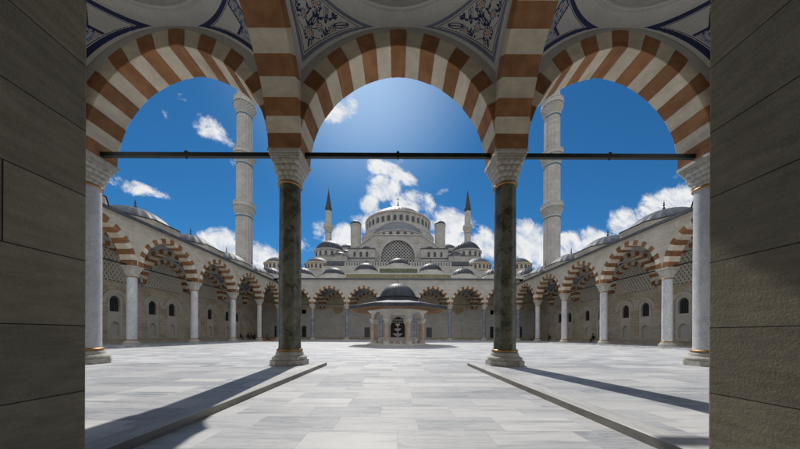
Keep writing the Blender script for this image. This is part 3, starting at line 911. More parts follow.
# far rear wall with doors, windows and ochre patches of painted reflected light
def far_rear():
    mb = MB()
    holes = []
    recs = []
    for sg in (-1, 1):
        for (cx, z0, w, h) in ((21.9, 0.55, 1.1, 2.6), (21.9, 6.0, 1.0, 1.15), (7.2, 0.6, 1.3, 2.3), (14.0, 0.56, 1.5, 3.0), (28.3, 0.55, 1.1, 2.6)):
            recs.append((sg * cx, z0, w, h))
    for (cx, z0, w, h) in recs:
        holes.append([(cx - w / 2, z0), (cx + w / 2, z0), (cx + w / 2, z0 + h), (cx - w / 2, z0 + h)])
    holes.append(arched(0, 0.13, 3.7, 5.3, 14, 0.3))
    mb.plate([(-31.5, 0.0), (31.5, 0.0), (31.5, ZS - 0.36), (-31.5, ZS - 0.36)], holes, 7.0, 7.4, 0)
    # shallow panels
    for sg in (-1, 1):
        for cx in (14.0, 7.0, 21.0):
            for dx in (-2.2, 2.2): mb.box(sg * cx + dx - 0.06, sg * cx + dx + 0.06, 6.96, 7.0, 0.6, 7.1, 1)
            mb.box(sg * cx - 2.2, sg * cx + 2.2, 6.96, 7.0, 5.2, 5.32, 1)
    build(mb, 'rear_wall', ['far_stone', 'panel_stone'], far)
    for (cx, z0, w, h) in recs:
        if abs(abs(cx) - 14.0) < 0.1:
            q = MB(); q.box(-w / 2, w / 2, 7.2, 7.26, z0, z0 + h, 0)
            for sx in (-0.36, 0.36):
                for zz in (0.3, 1.6): q.box(sx - 0.28, sx + 0.28, 7.17, 7.2, z0 + zz, z0 + zz + 1.1, 0)
            build(q, 'door', ['panel_stone'], far, loc=(cx, 0, 0))
        else:
            q = MB(); q.box(-w / 2, w / 2, 7.3, 7.34, z0, z0 + h, 1)
            for k in range(1, 4): q.box(-w / 2 + w * k / 4 - 0.02, -w / 2 + w * k / 4 + 0.02, 7.25, 7.3, z0, z0 + h, 0)
            for k in range(1, 5): q.box(-w / 2, w / 2, 7.24, 7.29, z0 + h * k / 5 - 0.02, z0 + h * k / 5 + 0.02, 0)
            build(q, 'window', ['iron', 'glass'], far, loc=(cx, 0, 0))
    q = MB()
    q.plate(arched(0, 0.13, 3.7, 5.3, 14, 0.3), [], 7.42, 7.46, 0)
    for sx in (-1, 1):
        for zz in (0.4, 1.9): q.box(sx * 0.9 - 0.75, sx * 0.9 + 0.75, 7.37, 7.42, zz, zz + 1.3, 0)
    # scalloped stone hood over the door
    for r_ in range(2):
        for i in range(6 - r_):
            x = (i - (5 - r_) / 2) * 0.52; z = 4.0 + r_ * 0.5
            q.lathe([(0.25, z), (0.2, z + 0.14), (0.09, z + 0.34), (0.01, z + 0.42)], 10, x, 7.36, 1, sy=0.6)
    build(q, 'portal_door', ['bronze_door', 'far_stone'], far)
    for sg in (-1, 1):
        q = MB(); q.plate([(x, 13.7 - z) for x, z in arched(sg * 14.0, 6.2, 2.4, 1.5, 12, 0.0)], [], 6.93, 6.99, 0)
        build(q, 'reflection_patch', ['warm_reflection'], far)  # ochre plate shaped and coloured as a patch of reflected light
    # inscription frieze on the parapet
    q = MB(); q.box(-10.9, 10.9, -0.42, 0.4, 12.701, 13.62, 0); q.box(-4.1, 4.1, -0.42, 0.4, 13.62, 14.85, 0)
    build(q, 'parapet', ['frame'], far)
    q = MB(); q.box(-10.65, 10.65, -0.46, -0.42, 12.72, 13.45, 0); build(q, 'frieze', ['frieze_gold'], far)
    q = MB(); q.box(-3.85, 3.85, -0.46, -0.42, 13.72, 14.62, 0); build(q, 'frieze', ['frieze_green'], far)
far_rear()

# ================================================================== fountain pavilion
FX, FY = 0.05, 29.75
pav = thing('fountain_pavilion', 'octagonal marble fountain pavilion with lead dome and wide timber eaves', 'pavilion', (FX, FY, 0))
mb = MB(); mb.vprism(oct_poly(3.5), 0, 0.12); mb.vprism(oct_poly(3.2), 0.12, 0.22); build(mb, 'plinth', ['fountain_stone'], pav)
AP = 2.82
verts8 = oct_poly(AP)
pm = MB()
pm.box(-0.27, 0.27, -0.27, 0.27, 0.22, 0.5, 1); pm.vprism(oct_poly(0.22), 0.5, 2.5, 0)
pm.vprism(oct_poly(0.24), 2.5, 2.82, 1, True, oct_poly(0.33)); pm.box(-0.33, 0.33, -0.33, 0.33, 2.82, 2.995, 1)
pier_me = pm.mesh('pier', ['fountain_pier', 'fountain_stone'])
for i, (x, y) in enumerate(verts8):
    obj('pier', pier_me, pav, (x, y, 0), math.atan2(y, x))
SL = 2 * AP * math.tan(PI / 8)
am = MB()
op = Arch(SL / 2 - 0.32, 0.66, 0)
op = Arch(SL / 2 - 0.34, 0.84, 0)
half = SL / 2 + 0.1
ol = [(half, 3.0), (half, 3.96), (-half, 3.96), (-half, 3.0)]
inn = [(x, z + 2.9) for x, z in [op.pt(i / 20, 0) for i in range(21)]]
am.plate(ol + inn, [], -0.2, 0.2, 0)
oo = [(x, z + 2.9) for x, z in [op.pt(i / 20, 0.12) for i in range(21)]]
for i in range(20): am.prism([inn[i], inn[i + 1], oo[i + 1], oo[i]], -0.24, 0.24, 0)

arch_me = am.mesh('arch_panel', ['fountain_stone'])
tm = MB(); tm.box(-SL / 2 + 0.3, SL / 2 - 0.3, -0.02, 0.02, 2.9, 2.94); tme = tm.mesh('tie_rod', ['iron'])
TR = 1.85; tl = 2 * TR * math.tan(PI / 8)
rail = MB(); rail.prism([(-tl / 2, 0.22), (tl / 2, 0.22), (tl / 2, 0.78), (-tl / 2, 0.78)], -0.12, 0.1, 0)
rail.prism([(-tl / 2 - 0.06, 0.78), (tl / 2 + 0.06, 0.78), (tl / 2 + 0.06, 0.86), (-tl / 2 - 0.06, 0.86)], -0.18, 0.13, 0)
for k in range(2):
    x = (k - 0.5) * 0.75
    rail.tube((x, -0.12, 0.62), (x, -0.26, 0.6), 0.03, n=8, mat=1); rail.box(x - 0.3, x + 0.3, -0.15, -0.12, 0.3, 0.72, 0)
    rail.tube((x, -0.62, 0.22), (x, -0.62, 0.5), 0.15, 0.19, n=10, mat=0)
rail_me = rail.mesh('trough', ['fountain_stone', 'gold'])
for i in range(8):
    a = PI / 4 * i
    cx, cy = AP * math.cos(a), AP * math.sin(a)
    obj('arch_panel', arch_me, pav, (cx, cy, 0), a + PI / 2); obj('tie_rod', tme, pav, (cx, cy, 0), a + PI / 2)
    obj('trough', rail_me, pav, (TR * math.cos(a), TR * math.sin(a), 0), a + PI / 2)
# stools in front of the taps
for i in range(8):
    a = PI / 4 * i
    for k in (-1, 0, 1):
        pass
EA = 5.35
mb = MB()
mb.vprism(oct_poly(EA), 3.97, 4.0, 0)                                        # boarded soffit
for i in range(8):                                                            # rafters under the eaves
    a = PI / 4 * i
    for k in range(-4, 5):
        q = MB(); q.box(k * 0.5 - 0.05, k * 0.5 + 0.05, AP + 0.25, EA - 0.15, 3.92, 3.97)
        q.xf(Matrix.Rotation(a, 4, 'Z')); mb.add(q.v, q.f, 0)
build(mb, 'eaves', ['wood'], pav)
mb = MB()
mb.vprism(oct_poly(EA + 0.05), 4.0, 4.36, 1)
mb.vprism(oct_poly(EA + 0.05), 4.36, 5.02, 0, False, oct_poly(2.5))
build(mb, 'roof', ['lead', 'lead_dark'], pav)
mb = MB(); mb.lathe([(2.56, 4.95), (2.56, 5.05), (2.46, 5.1), (2.44, 5.42), (2.55, 5.46), (2.55, 5.52), (2.36, 5.54)], 64, mat=0, smooth=False)
build(mb, 'drum', ['lead_dark'], pav)
dm = build(dome_mb(2.16, 5.55, 1.72, 32, 0.022), 'dome', ['lead_dark'], pav)
f = finial_mb(0.75, 0.06); crescent(f, 0.72, 0.09); build(f, 'finial', ['gold'], dm, loc=(0, 0, 7.25))
# ceiling inside the pavilion
mb = MB(); mb.vprism(oct_poly(AP + 0.3), 3.78, 3.84, 0, True, oct_poly(AP + 0.55)); mb.vprism(oct_poly(AP + 0.6), 3.84, 3.96); build(mb, 'cornice', ['fountain_stone'], pav)
mb = MB(); mb.vprism(oct_poly(2.6), 4.06, 4.10); build(mb, 'ceiling', ['wood'], pav)
# tiered fountain
ft = thing('tiered_fountain', 'small white marble fountain of three stacked bowls inside the pavilion', 'fountain', (FX, FY, 0.22))
mb = MB(); mb.lathe([(1.15, 0), (1.15, 0.45), (1.22, 0.5), (1.1, 0.52), (1.02, 0.4), (0.02, 0.4)], 8, a0=PI / 8, smooth=False); build(mb, 'basin', ['pure_marble'], ft)
mb = MB(); mb.lathe([(0.16, 0.4), (0.07, 0.6), (0.06, 0.8), (0.05, 1.2), (0.045, 1.5), (0.04, 2.0), (0.035, 2.1)], 16); build(mb, 'stem', ['pure_marble'], ft)
for r, z, h in ((0.56, 0.74, 0.34), (0.4, 1.4, 0.28), (0.26, 1.98, 0.26)):
    mb = MB(); mb.lathe([(0.1, z), (r * 0.55, z + h * 0.3), (r * 0.9, z + h * 0.7), (r, z + h), (r * 1.03, z + h + 0.02), (r * 0.9, z + h), (0.05, z + h * 0.8)], 24, rib=lambda i, zz: 0.05 if i % 2 else 0)
    build(mb, 'bowl', ['pure_marble'], ft)

# ================================================================== minarets
def ring_rib(n): return lambda i, z: 0.0 if i % 2 else -0.055
def minaret(label, x, y, R, z_bot, balc, z_shaft, z_tip, rb, seg=16, base_h=0, group='minarets'):
    t = thing('minaret', label, 'minaret', (x, y, 0), 0, group)
    zs = [z_bot] + [b[0] for b in balc] + [z_shaft]
    for k in range(len(zs) - 1):
        r = R * (1 - 0.035 * k)
        mb = MB(); mb.lathe([(r, zs[k]), (r, zs[k + 1])], seg * 2, smooth=False, rib=ring_rib(seg)); build(mb, 'shaft', ['mosque_stone'], t)
    for k, (z0, z1) in enumerate(balc):
        r = R * (1 - 0.035 * k); h = z1 - z0
        mb = MB()
        n = 40
        for q in range(4):                       # stalactite corbelling, stepped and toothed
            za, zb = z0 + h * 0.58 * q / 4, z0 + h * 0.58 * (q + 1) / 4
            ra, rbb = r * 1.0 + (rb - r) * (q / 4) ** 0.9, r + (rb - r) * ((q + 1) / 4) ** 0.9
            mb.lathe([(ra * 0.98, za), (rbb, zb - (zb - za) * 0.25), (rbb, zb)], n, smooth=False, rib=(lambda i, z, q=q: -0.07 if (i + q) % 2 else 0.0))
        mb.lathe([(rb * 1.02, z0 + h * 0.58), (rb * 1.02, z0 + h * 0.63), (rb * 0.97, z0 + h * 0.63)], n, smooth=False)
        build(mb, 'balcony', ['trim'], t)
        mb = MB()
        mb.lathe([(rb * 0.97, z0 + h * 0.62), (rb * 0.97, z1 - 0.06 * h), (rb * 1.0, z1 - 0.06 * h), (rb * 1.0, z1), (rb * 0.9, z1), (rb * 0.9, z0 + h * 0.62)], 32, smooth=False,
                 rib=lambda i, z: 0.0 if i % 2 else -0.02)
        build(mb, 'parapet', ['trim'], t)
        mb = MB(); mb.lathe([(r * 1.0, z0 - 0.25 * h), (r * 1.03, z0 - 0.24 * h), (r * 1.03, z0 - 0.18 * h), (r * 1.0, z0 - 0.17 * h)], 32, smooth=False); build(mb, 'tile_band', ['turquoise'], t)
    rt = R * (1 - 0.035 * (len(zs) - 1))
    mb = MB(); mb.lathe([(rt * 1.02, z_shaft - 0.02 * z_tip), (rt * 1.16, z_shaft), (rt * 1.16, z_shaft + 0.02), (rt * 1.05, z_shaft + 0.3), (rt * 0.55, z_shaft + (z_tip - z_shaft) * 0.45), (0.03, z_tip - 0.1)], 24)
    sp_ = build(mb, 'spire', ['lead_dark'], t)
    f = finial_mb((z_tip - z_shaft) * 0.22, 0.1); build(f, 'finial', ['gold'], sp_, loc=(0, 0, z_tip - 0.15))
    mb = MB(); mb.box(-R * 1.25, R * 1.25, -R * 1.25, R * 1.25, 0, z_bot, 0); build(mb, 'base', ['mosque_stone'], t)
    return t
bigb = [(29.8, 32.6), (42.3, 45.1), (54.1, 57.1)]
minaret('tall fluted minaret with balconies rising beyond the left gallery', -37.0, 60.0, 1.8, 14.0, bigb, 66.0, 78.0, 2.42)
minaret('tall fluted minaret with balconies rising beyond the right gallery', 37.2, 60.0, 1.8, 14.0, bigb, 66.0, 78.0, 2.42)
smb = [(55.0, 58.3)]
minaret('slim distant minaret with dark spire left of the main dome', -36.2, 130, 1.65, 42.0, smb, 67.2, 77.5, 2.45, 12)
minaret('slim distant minaret with dark spire right of the main dome', 36.6, 130, 1.65, 42.0, smb, 67.2, 77.5, 2.45, 12)

# ================================================================== mosque
mq = thing('mosque', 'great domed mosque with cascading lead domes beyond the far gallery', 'mosque', (0.1, 0, 0))
def mpart(mb, name, mats, **kw): return build(mb, name, mats, mq, **kw)
DY = 105.0
# main body
mb = MB()
mb.box(-26, 26, 84, 126, 0, 27.0); mb.box(-34, 34, 90, 124, 0, 24.0)
mb.box(-17.5, 17.5, 80.3, 88, 0, 27.9)
mb.box(-15.5, 15.5, 88, 121, 27.0, 33.5)
mpart(mb, 'body', ['mosque_stone'])
# terrace in front, with balustrade
mb = MB(); mb.box(-40, 40, 58.5, 66, 0, 15.6); mb.box(-19, 19, 62, 80.2, 0, 18.35); mb.box(-40, -19, 66, 80, 0, 18.6); mb.box(19, 40, 66, 80, 0, 18.6)
mpart(mb, 'terrace', ['mosque_stone'])
mb = MB()
mb.box(-13.2, 13.2, 62.2, 62.45, 19.3, 19.45); mb.box(-13.2, 13.2, 62.2, 62.45, 18.35, 18.5)
for i in range(41): mb.box(-13.2 + 0.66 * i - 0.17, -13.2 + 0.66 * i + 0.17, 62.22, 62.43, 18.5, 19.3)
mpart(mb, 'balustrade', ['trim'])
mb = MB(); mb.prism([(-18.5, 19.3), (18.5, 19.3), (18.5, 20.3), (-18.5, 20.3)], 64.5, 77.0, 0); mpart(mb, 'shade_backing', ['lead'])  # dark block added to stand in for shade between the balusters
# gable wall with the big latticed window
ZB = 19.3
gx = [(-14.2, ZB), (14.2, ZB), (14.2, 28.0), (7.7, 32.8), (-7.7, 32.8), (-14.2, 28.0)]
wa_ = Arch(5.3, 5.3, 0)
hole = [(-5.3, 24.3), (5.3, 24.3)] + [(x, z + 25.95) for x, z in [wa_.pt(1 - i / 32, 0) for i in range(33)]]
mb = MB(); mb.plate(gx, [hole], 79.0, 80.3, 0)
# coping on the gable
for a, b in (((-14.4, 28.05), (-7.7, 32.9)), ((7.7, 32.9), (14.4, 28.05)), ((-7.8, 32.9), (7.8, 32.9))): mb.bar(a, b, 0.35, 78.75, 80.4, 1)
# arch moulding around the window
for i in range(32):
    a0, a1 = wa_.pt(i / 32, 0.02), wa_.pt((i + 1) / 32, 0.02); b0, b1 = wa_.pt(i / 32, 0.75), wa_.pt((i + 1) / 32, 0.75)
    mb.prism([(a0[0], a0[1] + 25.95), (a1[0], a1[1] + 25.95), (b1[0], b1[1] + 25.95), (b0[0], b0[1] + 25.95)], 78.85, 79.0, 1)
mpart(mb, 'gable_wall', ['mosque_stone', 'trim'])
mb = MB()
mb.plate([(x * 1.0, z) for x, z in hole], [], 79.8, 79.9, 1)
def inside(x, z): return abs(x) < 5.3 and z > 24.3 and (z < 25.95 or (x * x + (z - 25.95) ** 2) < 28)
for sg in (-1, 1):
    for i in range(-14, 15):
        off = i * 1.02; st = None; en = None
        for q in range(-120, 121):
            t_ = q * 0.1; x = off + t_; z = 27.5 + sg * t_
            if inside(x, z):
                st = st or (x, z); en = (x, z)
            elif st: break
        if st: mb.bar(st, en, 0.2, 79.55 - 0.01 * (sg > 0), 79.75, 0)
mpart(mb, 'lattice_window', ['trim', 'glass'])
for sg in (-1, 1):
    mb = MB()
    mb.lathe([(0.7, 0), (0.7, 0.12), (0.45, 0.14), (0.42, 0.06), (0.2, 0.06), (0.15, 0.2), (0.01, 0.2)], 16, rib=lambda i, z: 0.12 if i % 2 else 0)
    mb.xf(Matrix.Translation((sg * 5.9, 78.99, 31.0)) @ Matrix.Rotation(PI / 2, 4, 'X')); mpart(mb, 'rosette', ['gallery_stone'])
    # flanking blocks with windows and low half domes
    hs = [arched(sg * (10.6 + d), 25.4, 0.8, 1.6) for d in (-1.0, 0.9)] + [arched(sg * 13.5, 25.4, 0.7, 1.6)]
    x0, x1 = sorted((sg * 7.1, sg * 15.5))
    mb = MB(); mb.plate([(x0, ZB), (x1, ZB), (x1, 27.9), (x0, 27.9)], hs, 77.2, 77.6, 0)
    mb.box(x0, x1, 77.61, 79.0, ZB, 27.9, 0)
    mb.box(x0 - 0.05, x1 + 0.05, 77.0, 79.0, 27.9, 28.1, 1); mb.box(x0 - 0.05, x1 + 0.05, 77.0, 77.2, 24.9, 25.1, 1)
    mpart(mb, 'flank_wall', ['mosque_stone', 'lead_dark'])
    for h in hs:
        q = MB(); q.plate(h, [], 77.5, 77.55, 0); mpart(q, 'window', ['glass'])
    mb = dome_mb(1.5, 28.1, 1.0, 16); mpart(mb, 'half_dome', ['lead_dark'], loc=(sg * 10.0, 78.6, 0))
    # round turrets
    mb = MB(); mb.lathe([(1.85, 22), (1.85, 39.3), (1.98, 39.4), (1.98, 39.9), (1.8, 39.9)], 16, smooth=False)
    tt = mpart(mb, 'turret', ['mosque_stone'], loc=(sg * 14.9, 88, 0))
    mb = MB(); mb.lathe([(2.0, 39.9), (1.95, 40.3), (1.5, 40.9), (0.7, 41.3), (0.02, 41.4)], 24); build(mb, 'turret_cap', ['lead_dark'], tt)
    f = finial_mb(0.9, 0.08); build(f, 'finial', ['lead_dark'], tt, loc=(0, 0, 41.3))
    # corner domes
    cx = sg * 22.1; cy = 78.0
    mb = MB()
    ix0, ix1 = (-1.6, 6.6) if sg < 0 else (-6.6, 1.6)
    ox0, ox1 = (-6.4, ix0 - 0.01) if sg < 0 else (ix1 + 0.01, 6.4)
    mb.box(ix0, ix1, -2.5, 8.0, 0, 25.0); mb.box(ix0 - 0.12, ix1 + 0.12, -2.62, 8, 25.0, 25.2); mb.box(ix0 - 0.2, ix1 + 0.2, -2.7, 8, 25.2, 25.32, 1)
    mb.box(ix0 - 0.05, ix1 + 0.05, -2.55, 8, 21.6, 21.75, 2)
    mb.box(ox0, ox1, 0.4, 8.0, 0, 24.2); mb.box(ox0 - 0.1 * (sg < 0), ox1 + 0.1 * (sg > 0), 0.3, 8, 24.2, 24.4, 1)
    mpart(mb, 'corner_block', ['mosque_stone', 'lead_dark', 'trim'], loc=(cx, cy, 0))
    mb = MB(); n = 16
    mb.lathe([(5.0, 24.9), (5.0, 25.5), (4.8, 25.5), (4.8, 27.4), (5.05, 27.5), (5.05, 27.9), (4.5, 27.9)], n, smooth=False, a0=PI / n)
    dr = mpart(mb, 'drum', ['mosque_stone'], loc=(cx, cy + 3.0, 0))
    for k in range(n):
        a = 2 * PI * k / n
        if math.sin(a) > 0.5: continue
        q = MB(); q.plate(arched(0, 25.75, 0.75, 1.4), [], -0.06, 0.02, 0)
        q.xf(Matrix.Translation((4.74 * math.cos(a), 4.74 * math.sin(a), 0)) @ Matrix.Rotation(a + PI / 2, 4, 'Z')); build(q, 'window', ['glass'], dr)
    dmb = MB(); dmb.lathe(cap_prof(4.5, 27.9, 3.6, 16), 112, rib=lambda i, z: (0.035 if i % 4 == 0 else 0.0))
    d = mpart(dmb, 'dome', ['lead_dark'], loc=(cx, cy + 3.0, 0)); f = finial_mb(1.5, 0.12); build(f, 'finial', ['lead_dark'], d, loc=(0, 0, 31.4))
    # little half domes stepping up towards the gable
    for (hx, hy, hz, hr, hs_) in ((18.0, 77.6, 25.6, 2.3, 1.3), (16.9, 81.5, 27.6, 2.0, 1.3), (12.3, 67.0, 19.4, 1.3, 0.9)):
        mb = MB(); mb.lathe([(hr * 1.06, 20), (hr * 1.06, hz)], 8, smooth=False, a0=PI / 8); mpart(mb, 'drum', ['mosque_stone'], loc=(sg * hx, hy, 0))
        mpart(dome_mb(hr, hz, hs_, 16), 'half_dome', ['lead_dark'], loc=(sg * hx, hy, 0))
    # large low side domes behind
    mb = MB(); mb.lathe([(5.2, 24), (5.2, 34.6), (5.4, 34.7), (5.4, 35.1), (4.9, 35.1)], 24, smooth=False); mpart(mb, 'drum', ['mosque_stone'], loc=(sg * 20.0, 102, 0))
    mpart(dome_mb(4.9, 35.1, 3.0, 28), 'side_dome', ['lead_dark'], loc=(sg * 20.0, 102, 0))
    # windowed drums along the terrace
    for (px, yy) in ((22.3, 69.5), (33.4, 69.5)):
        cx2 = sg * px
        mb = MB(); mb.box(-5.5, 5.5, -2.4, 4.5, 0, 18.6, 0)
        mb.lathe([(3.75, 18.5), (3.75, 18.9), (3.5, 18.9), (3.5, 20.3), (3.75, 20.4), (3.75, 20.7), (3.4, 20.7)], 40, smooth=False)
        dr = mpart(mb, 'drum', ['gallery_stone'], loc=(cx2, yy, 0))
        for k in range(20):
            a = 2 * PI * (k + 0.5) / 20
            if math.sin(a) > 0.3: continue
            q = MB(); q.plate(arched(0, 19.0, 0.55, 1.15), [], -0.05, 0.03, 0)
            q.xf(Matrix.Translation((3.5 * math.cos(a), 3.5 * math.sin(a), 0)) @ Matrix.Rotation(a + PI / 2, 4, 'Z')); build(q, 'window', ['glass'], dr)
        d = mpart(dome_mb(3.45, 20.7, 1.9, 28), 'dome', ['lead'], loc=(cx2, yy, 0)); build(finial_mb(1.0, 0.07), 'finial', ['lead_dark'], d, loc=(0, 0, 22.5))
    mb = MB(); mb.lathe([(1.25, 19.3), (1.25, 20.0), (1.2, 20.0)], 8, smooth=False); mpart(mb, 'drum', ['trim'], loc=(sg * 9.4, 67.5, 0))
    mpart(dome_mb(1.25, 20.0, 0.85, 16), 'small_dome', ['lead'], loc=(sg * 9.4, 67.5, 0))
# semi dome in front of the main dome
SY = 95.0
mb = MB()
mb.lathe([(12.2, 28), (12.2, 33.9), (12.35, 34.0), (11.9, 34.2), (11.75, 34.3), (11.75, 36.05), (12.05, 36.15), (12.05, 36.4), (11.1, 36.45)], 64, smooth=False)
sd = mpart(mb, 'semi_dome_drum', ['mosque_stone'], loc=(0, SY, 0))
for k in range(30):
    a = 2 * PI * (k + 0.5) / 30
    if math.sin(a) > -0.05: continue
    q = MB(); q.plate(arched(0, 34.35, 1.15, 1.6), [], -0.08, 0.05, 0)
    q.xf(Matrix.Translation((11.76 * math.cos(a), 11.76 * math.sin(a), 0)) @ Matrix.Rotation(a + PI / 2, 4, 'Z')); build(q, 'window', ['glass'], sd)
mpart(dome_mb(11.0, 36.42, 6.9, 40, 0.008), 'semi_dome', ['lead_pale'], loc=(0, SY, 0))
# main dome
mb = MB()
mb.lathe([(15.2, 27), (15.2, 37.5), (14.9, 37.7), (14.9, 40.4), (15.1, 40.6), (14.2, 41.3), (13.9, 41.5), (13.9, 42.6), (13.6, 42.9), (13.25, 43.0), (13.25, 46.6), (13.7, 46.9), (13.7, 47.4), (12.6, 47.5)], 96, smooth=False)
md = mpart(mb, 'main_drum', ['mosque_stone'], loc=(0, DY, 0))
for k in range(36):
    a = 2 * PI * (k + 0.5) / 36
    if math.sin(a) > 0.15: continue
    T = Matrix.Translation((13.26 * math.cos(a), 13.26 * math.sin(a), 0)) @ Matrix.Rotation(a + PI / 2, 4, 'Z')
    q = MB(); q.plate(arched(0, 43.6, 1.05, 2.1), [], -0.08, 0.05, 0); q.xf(T); build(q, 'window', ['glass'], md)
for k in range(36):
    a = 2 * PI * k / 36
    if math.sin(a) > 0.15: continue
    T = Matrix.Translation((13.26 * math.cos(a), 13.26 * math.sin(a), 0)) @ Matrix.Rotation(a + PI / 2, 4, 'Z')
    q = MB(); q.box(-0.34, 0.34, -0.32, 0.2, 42.9, 46.2); q.prism([(-0.34, 46.2), (0.34, 46.2), (0.2, 46.5), (-0.2, 46.5)], -0.28, 0.1); q.xf(T); build(q, 'buttress', ['mosque_stone'], md)
dm = mpart(dome_mb(12.45, 47.5, 5.94, 48, 0.010), 'main_dome', ['lead_dark'], loc=(0, DY, 0))
f = finial_mb(5.2, 0.32); crescent(f, 5.0, 0.55); build(f, 'finial', ['lead_dark'], dm, loc=(0, 0, 53.3))

# ================================================================== people (tiny, far off)
def skin_mesh(name, joints, edges, mats, root=0):
    """joints: list of (xyz, radius); returns one continuous body"""
    me = bpy.data.meshes.new(name + '_bones')
    me.from_pydata([j[0] for j in joints], edges, [])
    o = bpy.data.objects.new(name + '_bones', me); COL.objects.link(o)
    sk = o.modifiers.new('skin', 'SKIN'); sk.use_smooth_shade = True
    for i, j in enumerate(joints):
        me.skin_vertices[0].data[i].radius = (j[1], j[1]) if not isinstance(j[1], tuple) else j[1]
        me.skin_vertices[0].data[i].use_root = (i == root)
    o.modifiers.new('sub', 'SUBSURF').levels = 1
    dg = bpy.context.evaluated_depsgraph_get()
    out = bpy.data.meshes.new_from_object(o.evaluated_get(dg), depsgraph=dg)
    bpy.data.objects.remove(o); bpy.data.meshes.remove(me)
    out.name = name
    for m_ in mats: out.materials.append(M[m_] if isinstance(m_, str) else m_)
    return out

M['skin'] = mat_plain('skin', (0.36, 0.22, 0.15), 0.6)
M['hair'] = mat_plain('dark_hair', (0.015, 0.012, 0.01), 0.6)
M['cloth_black'] = mat_plain('black_cloth', (0.015, 0.015, 0.017), 0.9)
M['cloth_navy'] = mat_plain('navy_cloth', (0.018, 0.022, 0.05), 0.9)
M['cloth_grey'] = mat_plain('charcoal_cloth', (0.035, 0.034, 0.033), 0.9)
M['bag_orange'] = mat_plain('orange_canvas', (0.33, 0.11, 0.03), 0.8)

def seated(name_label, loc, rz, top, trousers, seat_h=0.44, lean=0.05, standing=False, grp='people resting in the galleries'):
    t = thing('person', name_label, 'person', loc, rz, grp)
    s = seat_h
    # faces local -y
    J = [((0, 0, s + 0.1), 0.15), ((0, -lean * 0.4, s + 0.3), 0.135), ((0, -lean, s + 0.5), 0.15), ((0, -lean * 1.2, s + 0.6), 0.07), ((0, -lean * 1.4 - 0.02, s + 0.68), 0.055),
         ((0, -lean * 1.5 - 0.03, s + 0.77), 0.095), ((0, -lean * 1.5 - 0.02, s + 0.87), 0.075)]
    E = [(0, 1), (1, 2), (2, 3), (3, 4), (4, 5), (5, 6)]
    for sg in (-1, 1):
        k = len(J)
        J += [((sg * 0.18, -lean, s + 0.52), 0.062), ((sg * 0.24, -0.05 - lean, s + 0.28), 0.048), ((sg * 0.14, -0.27 - lean, s + 0.2), 0.038), ((sg * 0.12, -0.36 - lean, s + 0.18), 0.034)]
        E += [(2, k), (k, k + 1), (k + 1, k + 2), (k + 2, k + 3)]
        k = len(J)
        J += [((sg * 0.1, -0.08, s + 0.07), 0.095), ((sg * 0.13, -0.45, s + 0.06), 0.07), ((sg * 0.13, -0.47, max(0.09, s - 0.36)), 0.052), ((sg * 0.13, -0.6, max(0.05, s - 0.4)), 0.042)]
        E += [(0, k), (k, k + 1), (k + 1, k + 2), (k + 2, k + 3)]
    me = skin_mesh('body', J, E, ['skin', top, trousers])
    for p in me.polygons:
        c = p.center
        if c.z > s + 0.63: p.material_index = 0
        elif abs(c.x) > 0.1 and c.y < -0.3 - lean and c.z > s + 0.14: p.material_index = 0
        elif c.z > s + 0.14 and c.y > -0.4: p.material_index = 1
        else: p.material_index = 2
        p.use_smooth = True
    obj('body', me, t)
    h = MB(); h.lathe([(0.1, -0.04), (0.112, 0.02), (0.1, 0.08), (0.06, 0.12), (0.01, 0.135)], 16, sy=1.1); build(h, 'hair', ['hair'], t, loc=(0, -lean * 1.5 - 0.005, s + 0.83))
    return t
BX = XL - 6.35
seated('person in black leaning forward, leftmost of those resting on the left gallery bench', (XL - 6.4, 53.0, 0.12), PI / 2, 'cloth_black', 'cloth_black', lean=0.25)
seated('person in black seated upright on the bench between the two farthest left gallery columns', (XL - 6.4, 48.6, 0.12), PI / 2, 'cloth_black', 'cloth_grey')
seated('person in charcoal seated on the bench left of the one in navy', (XL - 6.4, 50.9, 0.12), PI / 2, 'cloth_grey', 'cloth_black', lean=0.1)
seated('person in navy seated on the bench close to the farthest left gallery column', (XL - 6.4, 52.2, 0.12), PI / 2, 'cloth_navy', 'cloth_black', lean=0.02)
seated('person in navy seated on the gallery step between two orange bags', (XL + 0.62, 44.9, 0.0), PI / 2 + 0.5, 'cloth_navy', 'cloth_black', seat_h=0.2, lean=0.12)
seated('person in black resting on the right gallery bench behind the third column', (XR + 6.4, 39.3, 0.12), -PI / 2, 'cloth_black', 'cloth_grey', lean=0.1)
seated('person in charcoal bent low on the bench near the right back corner', (XR + 6.4, 50.4, 0.12), -PI / 2, 'cloth_grey', 'cloth_black', lean=0.3)
